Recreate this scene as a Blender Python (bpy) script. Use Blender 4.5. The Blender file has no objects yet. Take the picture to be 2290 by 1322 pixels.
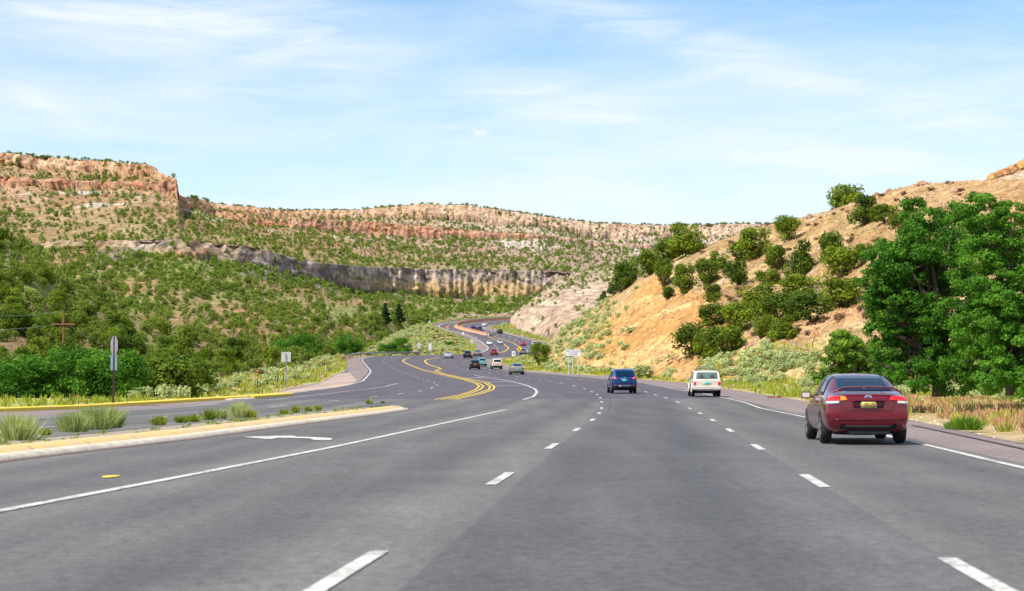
import bpy, math, random
import numpy as np
from mathutils import Vector, Matrix
from mathutils.bvhtree import BVHTree
R=np.random.default_rng(7); random.seed(7)
S=bpy.context.scene; C=S.collection
F=4100.0; CX=1145.0; HY=849.0; CH=1.36      # focal length, principal column, horizon row (pixels of the 2290 px photo), eye height
# ---------------------------------------------------------------- helpers
def tag(o,label=None,cat=None,group=None,kind=None):
    if label: o['label']=label
    if cat: o['category']=cat
    if group: o['group']=group
    if kind: o['kind']=kind
    return o
def mesh(name,V,Fs,mat=None,smooth=False):
    me=bpy.data.meshes.new(name)
    V=np.asarray(V,dtype=np.float32).reshape(-1,3)
    if isinstance(Fs,np.ndarray):
        n,k=Fs.shape
        me.vertices.add(len(V)); me.vertices.foreach_set('co',V.ravel())
        me.loops.add(n*k); me.loops.foreach_set('vertex_index',Fs.astype(np.int32).ravel())
        me.polygons.add(n); me.polygons.foreach_set('loop_start',np.arange(0,n*k,k,dtype=np.int32))
        me.polygons.foreach_set('loop_total',np.full(n,k,dtype=np.int32))
        me.update(calc_edges=True)
    else:
        me.from_pydata([tuple(map(float,v)) for v in V],[],[tuple(f) for f in Fs]); me.update()
    if smooth: me.polygons.foreach_set('use_smooth',np.ones(len(me.polygons),dtype=bool))
    if mat: me.materials.append(mat)
    return me
def obj(name,me,parent=None,loc=None,rz=None):
    o=bpy.data.objects.new(name,me); C.objects.link(o)
    if parent: o.parent=parent
    if loc is not None: o.location=loc
    if rz is not None: o.rotation_euler=(0,0,rz)
    return o
def empty(name,loc=(0,0,0),rz=0): return obj(name,None,None,loc,rz)
class MB:
    def __init__(s): s.v=[]; s.f=[]
    def add(s,v,f):
        b=len(s.v); s.v+= [tuple(x) for x in v]; s.f+=[tuple(i+b for i in q) for q in f]; return s
    def box(s,c,d,rot=None):
        x,y,z=[q/2 for q in d]
        v=[Vector((a*x,b*y,e*z)) for e in(-1,1) for b in(-1,1) for a in(-1,1)]
        if rot is not None: v=[rot@q for q in v]
        v=[q+Vector(c) for q in v]
        return s.add(v,[(0,2,3,1),(4,5,7,6),(0,1,5,4),(2,6,7,3),(0,4,6,2),(1,3,7,5)])
    def cyl(s,a,b,r0,r1=None,n=8,cap=True):
        r1=r0 if r1 is None else r1; a=Vector(a); b=Vector(b); d=(b-a).normalized()
        u=d.orthogonal().normalized(); w=d.cross(u)
        v=[p+(u*math.cos(t)+w*math.sin(t))*r for p,r in((a,r0),(b,r1)) for t in[2*math.pi*i/n for i in range(n)]]
        f=[(i,(i+1)%n,n+(i+1)%n,n+i) for i in range(n)]
        if cap: f+=[tuple(range(n))[::-1],tuple(range(n,2*n))]
        return s.add(v,f)
    def prism(s,pts,t,fr):   # polygon pts (a,b) extruded by t, fr maps (a,b,c)->xyz
        n=len(pts); v=[fr(a,b,0) for a,b in pts]+[fr(a,b,t) for a,b in pts]
        return s.add(v,[tuple(range(n)),tuple(range(n,2*n))[::-1]]+[(i,n+i,n+(i+1)%n,(i+1)%n) for i in range(n)])
    def obj(s,name,mat,parent=None,smooth=False,**k):
        return obj(name,mesh(name,s.v,s.f,mat,smooth),parent,**k)
# value noise
def _h(ix,iy,s):
    n=(ix.astype(np.int64)*374761393+iy.astype(np.int64)*668265263+s*1274126177)&0xffffffff
    n=((n^(n>>13))*1274126177)&0xffffffff
    return ((n^(n>>16))&0xffff)/65535.0
def vn(x,y,s=0):
    x=np.asarray(x,float); y=np.asarray(y,float)+0*x; x=x+0*y
    ix=np.floor(x); iy=np.floor(y); fx=x-ix; fy=y-iy; fx=fx*fx*(3-2*fx); fy=fy*fy*(3-2*fy)
    a=_h(ix,iy,s); b=_h(ix+1,iy,s); c=_h(ix,iy+1,s); d=_h(ix+1,iy+1,s)
    return (a+(b-a)*fx)*(1-fy)+(c+(d-c)*fx)*fy
def fbm(x,y,o=4,s=0):
    r=0; a=.5; t=0
    for i in range(o): r=r+a*vn(x*2**i,y*2**i,s+i*17); t+=a; a*=.55
    return r/t
# ---------------------------------------------------------------- materials
def nt(name):
    m=bpy.data.materials.new(name); m.use_nodes=True; n=m.node_tree; b=n.nodes['Principled BSDF']; return m,n,b
def ramp(n,fac,stops):
    r=n.nodes.new('ShaderNodeValToRGB'); e=r.color_ramp.elements
    while len(e)<len(stops): e.new(.5)
    for i,(p,c) in enumerate(stops): e[i].position=p; e[i].color=(*c,1)
    n.links.new(fac,r.inputs[0]); return r.outputs[0]
def noise(n,vec,sc,det=4,rough=.6,dist=0):
    t=n.nodes.new('ShaderNodeTexNoise'); t.inputs['Scale'].default_value=sc; t.inputs['Detail'].default_value=det
    t.inputs['Roughness'].default_value=rough; t.inputs['Distortion'].default_value=dist
    n.links.new(vec,t.inputs['Vector']); return t.outputs['Fac']
def pos(n,scale=(1,1,1),rot=(0,0,0),objc=False):
    t=n.nodes.new('ShaderNodeTexCoord'); m=n.nodes.new('ShaderNodeMapping')
    m.inputs['Scale'].default_value=scale; m.inputs['Rotation'].default_value=rot
    n.links.new(t.outputs['Object'],m.inputs[0]); return m.outputs[0]
def mixc(n,a,b,f,mode='MIX'):
    m=n.nodes.new('ShaderNodeMix'); m.data_type='RGBA'; m.blend_type=mode
    for s,i in((f,0),(a,6),(b,7)):
        if isinstance(s,(int,float)): m.inputs[i].default_value=s
        elif isinstance(s,tuple): m.inputs[i].default_value=(*s,1)
        else: n.links.new(s,m.inputs[i])
    return m.outputs[2]
def bump(n,b,h,st,dist):
    u=n.nodes.new('ShaderNodeBump'); u.inputs['Strength'].default_value=st; u.inputs['Distance'].default_value=dist
    n.links.new(h,u.inputs['Height']); n.links.new(u.outputs[0],b.inputs['Normal'])
def plain(name,col,rough=.6,metal=0,var=.12,sc=3,coat=0,spec=.5):
    m,n,b=nt(name); b.inputs['Roughness'].default_value=rough; b.inputs['Metallic'].default_value=metal
    b.inputs['Coat Weight'].default_value=coat; b.inputs['Coat Roughness'].default_value=.05; b.inputs['Specular IOR Level'].default_value=spec
    f=noise(n,pos(n),sc,5)
    n.links.new(ramp(n,f,[(.3,tuple(c*(1-var) for c in col)),(.7,tuple(min(1,c*(1+var)) for c in col))]),b.inputs['Base Color'])
    return m
def leafmat(name,dark,light,trans=.25):
    m,n,b=nt(name); b.inputs['Roughness'].default_value=.75; b.inputs['Specular IOR Level'].default_value=.2
    a=n.nodes.new('ShaderNodeAttribute'); a.attribute_name='tint'
    oi=n.nodes.new('ShaderNodeObjectInfo')
    ad=n.nodes.new('ShaderNodeMath'); ad.operation='MULTIPLY_ADD'; ad.inputs[1].default_value=.45; n.links.new(oi.outputs['Random'],ad.inputs[0])
    s=n.nodes.new('ShaderNodeMath'); s.operation='MULTIPLY_ADD'; s.inputs[1].default_value=.8; s.inputs[2].default_value=-.12
    n.links.new(a.outputs['Fac'],s.inputs[0]); n.links.new(s.outputs[0],ad.inputs[2])
    c=ramp(n,ad.outputs[0],[(0,dark),(1,light)]); n.links.new(c,b.inputs['Base Color'])
    t=n.nodes.new('ShaderNodeBsdfTranslucent'); n.links.new(c,t.inputs[0])
    mx=n.nodes.new('ShaderNodeMixShader'); mx.inputs[0].default_value=trans
    n.links.new(b.outputs[0],mx.inputs[1]); n.links.new(t.outputs[0],mx.inputs[2]); n.links.new(mx.outputs[0],n.nodes['Material Output'].inputs[0])
    return m
def terrmat(name,sc,bst=.6,bd=.5,spk=.5,pebble=None,cell=None):
    m,n,b=nt(name); b.inputs['Roughness'].default_value=.95; b.inputs['Specular IOR Level'].default_value=.1
    a=n.nodes.new('ShaderNodeAttribute'); a.attribute_name='col'
    p=pos(n); f=noise(n,p,sc,6,.7); g=noise(n,p,sc*7,4,.7)
    c=mixc(n,a.outputs['Color'],ramp(n,f,[(.3,(.55,.52,.5)),(.5,(1,1,1)),(.72,(1.3,1.27,1.2))]),spk+.3,'MULTIPLY')
    c=mixc(n,c,ramp(n,g,[(.3,(.6,.57,.55)),(.52,(1,1,1)),(.7,(1.25,1.22,1.18))]),spk,'MULTIPLY')
    if cell:
        v=n.nodes.new('ShaderNodeTexVoronoi'); v.inputs['Scale'].default_value=cell; n.links.new(p,v.inputs['Vector'])
        bw=n.nodes.new('ShaderNodeRGBToBW'); n.links.new(v.outputs['Color'],bw.inputs[0])
        c=mixc(n,c,ramp(n,bw.outputs[0],[(.2,(.62,.6,.6)),(.5,(1,1,1)),(.8,(1.35,1.32,1.28))]),.45 if cell>1 else .75,'MULTIPLY')
    if pebble:
        v=n.nodes.new('ShaderNodeTexVoronoi'); v.inputs['Scale'].default_value=pebble; n.links.new(p,v.inputs['Vector'])
        k=ramp(n,v.outputs['Distance'],[(.12,(1,1,1)),(.2,(0,0,0))])
        hs=n.nodes.new('ShaderNodeMath'); hs.operation='MULTIPLY'; n.links.new(k,hs.inputs[0])
        n.links.new(ramp(n,noise(n,p,.4,3),[(.5,(0,0,0)),(.65,(1,1,1))]),hs.inputs[1])
        c=mixc(n,c,(.5,.42,.33),hs.outputs[0])
    n.links.new(c,b.inputs['Base Color'])
    ad=n.nodes.new('ShaderNodeMath'); ad.operation='MULTIPLY_ADD'; ad.inputs[1].default_value=.35; n.links.new(g,ad.inputs[0]); n.links.new(f,ad.inputs[2])
    bump(n,b,ad.outputs[0],bst,bd); return m
def asphalt(name,col,streak=.25,sc=1.0,tint=(1,1,1)):
    m,n,b=nt(name); b.inputs['Roughness'].default_value=.8; b.inputs['Specular IOR Level'].default_value=.35
    p=pos(n)
    f1=noise(n,pos(n,(.9,.035,1),(0,0,math.radians(-3))),1.2*sc,4,.6,.3)   # tyre-worn streaks along the road
    f2=noise(n,p,.35,4); f3=noise(n,p,26,3,.7); f4=noise(n,p,7,3,.7)
    c=mixc(n,tuple(x*.66 for x in col),tuple(x*1.4 for x in col),f1)
    c=mixc(n,c,ramp(n,f2,[(.3,(.82,.8,.84)),(.7,(1.12,1.12,1.1))]),.8,'MULTIPLY')
    c=mixc(n,c,ramp(n,f3,[(.3,(.6,.6,.6)),(.7,(1.4,1.4,1.4))]),.75,'MULTIPLY')
    c=mixc(n,c,ramp(n,f4,[(.3,(.68,.68,.70)),(.7,(1.32,1.32,1.28))]),.9,'MULTIPLY')
    sx=n.nodes.new('ShaderNodeSeparateXYZ'); n.links.new(p,sx.inputs[0])
    def mt(op,a,b_):
        k=n.nodes.new('ShaderNodeMath'); k.operation=op
        for i,q in enumerate((a,b_)):
            if q is None: continue
            if isinstance(q,(int,float)): k.inputs[i].default_value=q
            else: n.links.new(q,k.inputs[i])
        return k.outputs[0]
    xl=mt('ADD',mt('SUBTRACT',sx.outputs[0],mt('MULTIPLY',sx.outputs[1],.076)),mt('MULTIPLY',f2,.5))
    tr=mt('COSINE',mt('MULTIPLY',xl,4*math.pi/4.18),None); oil=mt('COSINE',mt('MULTIPLY',mt('ADD',xl,-.25),2*math.pi/4.18),None)
    w=mt('ADD',mt('MULTIPLY',tr,.5),mt('MULTIPLY',oil,-.5)); w=mt('MULTIPLY',mt('ADD',mt('MULTIPLY',w,.55),.5),1.0)
    if sc>.9: c=mixc(n,c,ramp(n,w,[(0,(.76,.76,.79)),(1,(1.2,1.18,1.14))]),.95,'MULTIPLY')
    dp=ramp(n,noise(n,pos(n,(1,.25,1)),2.2,3,.8),[(.66,(1,1,1)),(.74,(.62,.62,.64))]); c=mixc(n,c,dp,.6,'MULTIPLY')
    n.links.new(c,b.inputs['Base Color']); bump(n,b,f3,.5,.02); return m
def worn(name,col,under,cover=.55,joint=0):
    m,n,b=nt(name); b.inputs['Roughness'].default_value=.7
    p=pos(n); f=noise(n,p,9,5,.75); g=noise(n,p,.8,3)
    ad=n.nodes.new('ShaderNodeMath'); ad.operation='MULTIPLY_ADD'; ad.inputs[1].default_value=.5; n.links.new(g,ad.inputs[0]); n.links.new(f,ad.inputs[2])
    k=ramp(n,ad.outputs[0],[(cover,(0,0,0)),(cover+.14,(1,1,1))])
    c=mixc(n,under,ramp(n,noise(n,p,30,2),[(.3,tuple(x*.88 for x in col)),(.7,col)]),k); 
    if joint:
        sx=n.nodes.new('ShaderNodeSeparateXYZ'); n.links.new(p,sx.inputs[0]); q=sx.outputs[1]
        for op,v_ in(('DIVIDE',joint),('FRACT',None),('LESS_THAN',.016)):
            k_=n.nodes.new('ShaderNodeMath'); k_.operation=op; n.links.new(q,k_.inputs[0]); q=k_.outputs[0]
            if v_: k_.inputs[1].default_value=v_
        c=mixc(n,c,(.12,.09,.06),q)
    n.links.new(c,b.inputs['Base Color']); return m
M={}
M['asph_old']=asphalt('old_grey_asphalt',(.128,.122,.119))
M['asph_lane']=asphalt('dark_lane_asphalt',(.104,.101,.104))
M['asph_new']=asphalt('purple_grey_asphalt',(.098,.084,.098),sc=.6)
M['shoulder']=asphalt('pink_shoulder_asphalt',(.235,.18,.17),sc=.6)
M['concrete_pad']=asphalt('tan_pad',(.42,.31,.25))
M['white_line']=worn('white_road_paint',(.64,.61,.56),(.24,.23,.22),.62)
M['yellow_line']=worn('yellow_road_paint',(.82,.55,.03),(.5,.36,.08),.45)
M['kerb_yellow']=worn('yellow_kerb_paint',(.85,.60,.05),(.5,.45,.35),.5)
M['kerb_pale']=worn('pale_yellow_kerb_paint',(.82,.54,.15),(.60,.44,.28),.68,3.0)
M['kerb_conc']=plain('kerb_concrete',(.64,.56,.44),.9,var=.25)
M['gutter']=plain('rusty_gutter',(.17,.11,.095),.95,var=.4)
M['median_dirt']=plain('median_dirt',(.30,.24,.17),.95,var=.4,sc=8)
M['crack']=plain('tar_seal',(.05,.047,.05),.6)
M['ground']=terrmat('dry_ground',.6,.5,.3,.55)
M['hill_tan']=terrmat('tan_hill_soil',.35,1.0,.8,.75,1.6,1.1)
M['mesa']=terrmat('mesa_rock',.14,1.0,3,.8,None,.33)
M['pale']=terrmat('pale_rock',.22,1.0,1.6,.8,None,.5)
M['steel']=plain('galvanised_steel',(.32,.36,.42),.45,.6,.15,2)
M['wood_post']=plain('brown_post_wood',(.22,.11,.06),.9,var=.3)
M['pole_wood']=plain('orange_pole_wood',(.28,.12,.05),.9,var=.3)
M['sign_back']=plain('bare_sign_back',(.62,.60,.55),.5,.2,.06)
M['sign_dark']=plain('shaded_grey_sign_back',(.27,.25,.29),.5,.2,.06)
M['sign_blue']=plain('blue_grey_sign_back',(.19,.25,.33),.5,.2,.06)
M['sticker']=plain('white_sticker',(.75,.75,.76),.5)
M['post_dark']=plain('dark_brown_post',(.035,.02,.022),.6,.3,.3)
M['orange']=plain('orange_sign',(.85,.25,.01),.5)
M['yellow']=plain('yellow_sign',(.85,.62,.01),.5)
M['amber']=plain('amber_sign',(.85,.42,.01),.5)
M['signwhite']=plain('white_sign',(.8,.8,.8),.5)
M['black']=plain('black_paint',(.02,.02,.022),.5)
M['grey_txt']=plain('grey_lettering',(.28,.28,.33),.6)
M['barrier']=plain('salmon_barrier_concrete',(.62,.31,.20),.9,var=.15,sc=.6)
M['bark']=plain('grey_brown_bark',(.12,.085,.06),.95,var=.4,sc=6)
M['deadwood']=plain('bleached_dead_wood',(.36,.31,.28),.95,var=.3,sc=6)
M['rock']=plain('tan_boulder',(.40,.24,.15),.95,var=.35,sc=1.5)
M['wire']=plain('pale_wire',(.35,.4,.36),.6)
M['juniper']=leafmat('juniper_leaf',(.025,.075,.009),(.28,.37,.028),.38)
M['juniper_far']=leafmat('far_juniper_leaf',(.022,.062,.014),(.25,.33,.04),.28)
M['broad']=leafmat('broad_leaf',(.012,.085,.010),(.16,.37,.03),.42)
M['broad_l']=leafmat('light_broad_leaf',(.08,.20,.02),(.32,.48,.05),.45)
M['sage']=leafmat('sage_leaf',(.27,.33,.11),(.72,.78,.36),.25)
M['drybrush']=leafmat('dry_brush',(.13,.075,.05),(.34,.22,.13),.2)
M['grass']=leafmat('verge_grass',(.13,.23,.02),(.52,.52,.07),.35)
M['drygrass']=leafmat('dry_pink_grass',(.42,.24,.10),(.74,.46,.25),.3)
M['weed']=leafmat('weed_leaf',(.25,.33,.08),(.66,.70,.28),.3)
M['pine']=leafmat('pine_needle',(.008,.028,.010),(.035,.09,.02),.1)
# ---------------------------------------------------------------- road depth table: photo row <-> metres ahead
_Yf=list(np.concatenate([np.arange(2,30,1.0),np.arange(30,88,2.0)])); _T=[(y,HY+CH*F/y) for y in _Yf]
_T+=[(98,899.5),(110,890.5),(122,883.5),(134,877),(146,870.5),(158,863.5),(170,858),(182,853.4),(195,849.4),(207,845.9),(219,842.8),(231,839.4),(243,836.8),
 (255,834),(267,831.7),(279,829.6),(291,827.3),(303,824.8),(315,822.4),(327,820),(339,817.6),(351,815.3),(363,812.9),(375,810.4),(387,807.8),(399,805.2),(411,803.2),(423,801),
 (455,795),(490,790.6),(560,782),(625,774),(645,770),(675,758),(705,746),(725,740),(742,734),(758,729),(790,722.5),(830,715.5),(860,711),(900,707.5)]
TY=np.array([t[0] for t in _T],float); TR=np.array([t[1] for t in _T],float)
TZ=CH+(HY-TR)/F*TY
TY=np.append(TY,[1200,3000,12000]); TZ=np.append(TZ,[24,0,0])
def zr(Y): return np.interp(Y,TY,TZ)
def D(row): return np.interp(-np.asarray(row,float),-TR,TY[:len(TR)])
def G(px,row,dz=0):
    d=float(D(row)); return Vector(((px-CX)/F*d,d,float(zr(d))+dz))
def P(px,row,d): return Vector(((px-CX)/F*d,d,CH+(HY-row)/F*d))
YS=np.unique(np.concatenate([np.array([-30,-10,0,1.,2,4,6,8]),np.geomspace(10,150,70),TY[TY<900],np.arange(150,900,3.0),[950,1050,1200,1500,2000,3000,5000,9000]]))
def curve(pts): a=np.array(pts,float); return a[:,0],a[:,1]
def byrow(pts):
    a=np.array(sorted(pts,key=lambda t:t[1])); return lambda r: np.interp(r,a[:,1],a[:,0])
def rowof(Y): return HY-(zr(Y)-CH)*F/np.maximum(Y,.5)
# ---------------------------------------------------------------- road surfaces
L_out=byrow([(-6000,1400),(-2500,950),(-900,925),(0,922),(300,906),(500,894),(600,884),(652,867),(719,855),(750,837),(773,831),(776,813),(771,804),(800,797),(900,795.3),(1010,793),(1072,790),(1070,785),(1065,779),(1061,771),(1046,758),(1010,744.5),(980,734),(968,727),(985,721),(1017,717),(1080,712.6),(1165,710),(1300,707)])
R_out=byrow([(40000,2000),(3400,1100),(2290,993),(2047,941),(1850,905),(1700,881),(1540,857),(1429,848),(1300,838),(1240,833),(1174,828.6),(1140,820),(1124,813),(1121,806),(1135,800),(1185,796),(1235,792),(1254,785),(1250,777),(1229,768),(1183,755),(1130,743),(1103,735),(1102,731),(1117,726.5),(1155,723.4),(1230,721),(1400,707)])
L_w=byrow([(-6000,1400),(-2500,1000),(-900,970),(0,944),(260,920),(489,904.5),(600,884),(645,880),(700,871),(775,862.5),(810,853),(827,835.5),(829,828.5),(817,814.5),(810.5,807.5),(811,803),(824,798.8),(850,795.8),(1060,791),(1078,788.4),(1088,784),(1092,778.6),(1088,773),(1078,765.5),(1062,756),(1044,749),(1005,739.3),(984,732.8),(980,729.5),(984,727),(994,724),(1060,718),(1160,712.5),(1300,708)])
R_w=byrow([(40000,2020),(3400,1290),(2290,1049),(2040,989),(1793,932),(1660,899),(1610,888.5),(1566,879.4),(1429,855),(1300,843.5),(1200,834.5),(1120,826.5),(1092,821),(1082,813),(1083,807),(1092,803),(1110,800.5),(1140,798.7),(1183,795.5),(1225,791),(1240,785),(1236,777),(1214,767.5),(1156.5,752.4),(1110,742),(1085,737.3),(1079,733.5),(1082,731),(1090,729),(1104,727),(1150,723.6),(1240,721),(1400,707)])
def strip(name,y0,y1,Lf,Rf,dz,mat,mg=0,label=None):
    ys=YS[(YS>y0)&(YS<y1)]; ys=np.unique(np.concatenate([[y0],ys,[y1]]))
    rr=rowof(np.maximum(ys,4.0)); V=[]
    for Y,r in zip(ys,rr):
        Yx=max(Y,4.0); s=Yx/F
        V+=[((float(Lf(r))-CX)*s-mg,Y,float(zr(Y))+dz),((float(Rf(r))-CX)*s+mg,Y,float(zr(Y))+dz)]
    Fc=np.array([(2*i,2*i+1,2*i+3,2*i+2) for i in range(len(ys)-1)])
    return tag(obj(name,mesh(name,V,Fc,mat)),label,kind='structure')
def wide(x): return lambda r: x+0*r
strip('road_shoulder',-20,900,L_out,R_out,0,M['shoulder'])
strip('road',107,900,L_w,R_w,.006,M['asph_new'],.35)
strip('road',-20,107,lambda r:np.minimum(L_w(r),1e9),R_w,.006,M['asph_old'],.35)
# darker relaid camera lane
dl=byrow([(1345,893),(1342,905),(1290,965),(1180,1062),(900,1318),(560,1640)]); dr=byrow([(1495,893),(1560,921),(1600,944),(1635,965),(1697,1003),(1820,1077),(2170,1283),(2780,1640)])
strip('road_lane_patch',7,105,dl,dr,.010,M['asph_lane'])
# tan gravel pad on the left shoulder
def poly(name,pts,dz,mat,kind='structure'):
    V=[G(x,y,dz) for x,y in pts]; o=obj(name,mesh(name,V,[tuple(range(len(V)))],mat)); return tag(o,kind=kind)
def gridpoly(name,lo,hi,dz,mat,n=24):   # between two pixel polylines
    a=np.array(lo,float); b=np.array(hi,float); t=np.linspace(0,1,n)
    def rs(p): 
        s=np.r_[0,np.cumsum(np.hypot(*np.diff(p,axis=0).T))]; s/=s[-1]; return np.c_[np.interp(t,s,p[:,0]),np.interp(t,s,p[:,1])]
    a=rs(a); b=rs(b); V=[]
    for p,q in zip(a,b):
        for u in np.linspace(0,1,7):
            w=p+(q-p)*u; V.append(G(w[0],w[1],dz))
    Fc=np.array([(i*7+j,i*7+j+1,i*7+j+8,i*7+j+7) for i in range(n-1) for j in range(6)])
    return tag(obj(name,mesh(name,V,Fc,mat)),kind='structure')
gridpoly('gravel_pad',[(605,884),(655,870),(719,857),(752,839),(780,832)],[(640,881.5),(698,873),(760,866),(790,858),(797,850)],.012,M['concrete_pad'])
def pline(pts,step=1.5,closed=False):
    """pixel polyline on the road -> resampled world points"""
    W=np.array([G(x,y) for x,y in pts]); s=np.r_[0,np.cumsum(np.linalg.norm(np.diff(W,axis=0),axis=1))]
    px=np.array(pts,float); n=max(2,int(s[-1]/step)); t=np.linspace(0,s[-1],n)
    # smooth: Catmull-like through cubic on x,y
    X=np.interp(t,s,W[:,0]); Y=np.interp(t,s,W[:,1])
    k=3
    for _ in range(2):
        if n>6: X[1:-1]=(X[:-2]+2*X[1:-1]+X[2:])/4; Y[1:-1]=(Y[:-2]+2*Y[1:-1]+Y[2:])/4
    return np.c_[X,Y],t
def ribbon(mb,XY,w,dz):
    T=np.gradient(XY,axis=0); T/=np.linalg.norm(T,axis=1)[:,None]+1e-9; N=np.c_[-T[:,1],T[:,0]]*w/2
    A=XY+N; B=XY-N; n=len(XY); v=[]
    for a,b in zip(A,B): v+=[(a[0],a[1],float(zr(a[1]))+dz),(b[0],b[1],float(zr(b[1]))+dz)]
    mb.add(v,[(2*i,2*i+1,2*i+3,2*i+2) for i in range(n-1)])
def line(mb,pts,w,dz=.016,step=1.5,off=0):
    XY,t=pline(pts,step)
    if off:
        T=np.gradient(XY,axis=0); T/=np.linalg.norm(T,axis=1)[:,None]; XY=XY+np.c_[-T[:,1],T[:,0]]*off
    ribbon(mb,XY,w,dz)
def dashes(mb,pts,w,phase=0,per=12.19,ln=3.05,dz=.016,t0=0,t1=1e9):
    XY,t=pline(pts,.5); s=phase
    while s<t[-1]:
        a,b=s,s+ln
        if b>0 and a>t0 and b<t1:
            q=np.linspace(max(a,0),min(b,t[-1]),4); ribbon(mb,np.c_[np.interp(q,t,XY[:,0]),np.interp(q,t,XY[:,1])],w,dz)
        s+=per
wl=MB()
line(wl,[(-700,1275),(0,1145.5),(400,1069),(742,1002),(950,956.7),(1133,916.6)],.16)
A_=[(430,1500),(770,1285),(1120,1072),(1235,999),(1289,962),(1325,940),(1340,925),(1346,912),(1346,899.5),(1343,890.5),(1336,883.5),(1324,877),(1309,870.5),(1283,863),(1256,857.5),(1231,853.4),(1207,849.4),(1182.7,845.9),(1158,842.8),(1135,839.4),(1114.6,836.6),(1095.6,834),(1079,831.7),(1063,830),(1048.4,827.4),(1036,824.8),(1024,822.3),(1013.5,820),(1005,817.6),(998,815.3),(993.4,813),(992,810.4),(992.7,807.6),(997,805),(1003,803.2),(1017.6,801),(1059.6,799),(1118,797.5)]
B_=[(2560,1500),(2170,1283),(1820,1077),(1697,1003),(1635,965),(1600,944),(1571,928),(1545,915),(1519,902),(1495,892.8),(1472,885.5),(1448,878),(1425,871),(1398,865),(1370,859.5),(1345,855.5),(1316,851.5),(1285,847.8),(1256.7,844.4),(1228.6,841.5),(1202,838.9),(1178.8,836.5),(1157,834),(1137,832.2),(1118.5,830.2),(1103,828.2),(1087,825.5),(1072,822.8),(1057,820),(1044.5,817),(1038,815),(1034.7,812.7),(1034.7,810),(1037,807.4),(1042,805),(1049,803.3),(1068,801.4),(1100,800)]
# phase so that dash centres fall at the photographed rows
def phase(pts,row):
    XY,t=pline(pts,.5); d=float(D(row)); s=float(np.interp(d,XY[:,1],t)) ; return (s-1.5)%12.19-12.19
dashes(wl,A_,.145,phase(A_[:9],1072)); dashes(wl,B_,.145,phase(B_[:9],1077))
Rw=[(3400,1290),(2290,1049),(2040,989),(1793,932),(1660,899),(1610,888.5),(1566,879.4),(1429,855),(1300,843.5),(1200,834.5),(1120,826.5),(1092,821),(1082,813),(1083,807),(1092,803),(1110,800.5),(1140,798.7),(1183,795.5)]
line(wl,Rw,.15)
line(wl,[(1240,784),(1236,777),(1214,767.5),(1156.5,752.4),(1110,742),(1085,737.3),(1079,733.5),(1082,731),(1090,729),(1104,727),(1150,723.6),(1230,721)],.3)
line(wl,[(-300,957),(0,944.7),(260,920),(489,904.3)],.15)
line(wl,[(645,880),(775,862.5),(810,853),(827,835.5),(829,828.5),(817,814.5),(810.5,807.5),(811,803),(824,798.8),(850,795.8)],.2,step=1)
line(wl,[(600,895.7),(652,889.6),(774.7,875.6),(862,865),(888,857.8)],.15)
line(wl,[(1078,788.4),(1088,784),(1092,778.6),(1088,773),(1078,765.5),(1062,756),(1044,749),(1005,739.3),(984,732.8),(980,729.5),(984,727),(994,724),(1030,720.5)],.38,step=2)
line(wl,[(1059.6,839),(1136,852),(1176,861.6),(1197.5,871),(1201,878),(1193,887.6),(1170,894.6)],.19,step=1)
for a,b in(((1038,846.8),(1079.6,844.7)),((1082,855),(1135,853.4)),((1102,863.5),(1174,862))): line(wl,[a,b],.55,step=.5)
ol=[(1118,798),(1060,797.5),(1000,797.3),(905,797),(890,797.8),(876,799.8),(863.8,802),(858.5,804.4),(856.8,806.6),(858,810),(862,813.6),(873,819.7),(887,827),(904.5,833.7),(925.8,842),(950.7,849.8),(970,855.5),(978,860.8),(973.8,864.8),(961.6,869.5),(940.6,874.8),(909,879.7),(860,886.2),(778,893.8),(690,903),(545.7,915.7),(347,935.5),(82,958),(-300,995)]
dashes(wl,ol[::-1],.16,1)
far1=[(1116,790),(1113,784),(1112,778),(1105,770),(1085,761),(1062,752),(1035,743.5),(1005,735.5),(999,730),(1008,724.5),(1050,719),(1140,713.5)]
dashes(wl,far1,.3,2,9,3)
dashes(wl,[(1187,787),(1185,780),(1180,774),(1159,763),(1128,755),(1100,748),(1072,741.5),(1050,736),(1045,731.5),(1055,727),(1090,722.5),(1150,718)],.32,2,9,3)
dashes(wl,[(1222,787),(1218,778),(1195,768.5),(1160,758),(1120,748.5),(1090,742),(1068,736.5),(1062,732.5),(1068,729),(1095,725),(1150,720.8)],.32,5,9,3)
# left-turn arrow on the tarmac
V=[G(x,y,.016) for x,y in[(541.5,978.3),(600,976.6),(656,975.6),(662,978.2),(700,979),(743,981.3),(741,985.4),(702,985.6),(694,982.4),(655,980.9),(622,980.4),(608,983.4),(596,983.4)]]
wl.add(V,[(0,1,12),(1,2,10),(1,10,11,12),(2,3,9,10),(3,4,8,9),(4,5,6,7,8)])
tag(wl.obj('road_markings_white',M['white_line']),kind='structure')
yl=MB()
S1=[(979.4,894.2),(1037,882.9),(1068,872),(1077,864),(1068,858),(1042,850),(983,836.9),(936,824),(912,814.5),(902,809),(901,806.5),(905,803.4),(917,800.6)]
S2=[(1011,894),(1072.6,880.5),(1098.5,871),(1101,865),(1087,855.8),(1037,846.3),(990,835.7),(973.5,829.8),(980,827),(986.5,824.6),(978,821.5),(959,815.7),(950,809.5),(951,806.5),(957,803.9),(983,799.6)]
for s in(S1,S2): line(yl,s[:8] if s is S1 else s[:10],.14,off=.18,step=1); line(yl,s[:8] if s is S1 else s[:10],.14,off=-.18,step=1)
line(yl,S1[7:],.26,step=1); line(yl,S2[9:],.28,step=1)
line(yl,[(1091,753),(1110.7,761),(1127.7,770),(1137,777),(1136,781),(1127.7,786.5),(1116,789.7),(1100,791.6)],.34,step=2)
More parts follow.
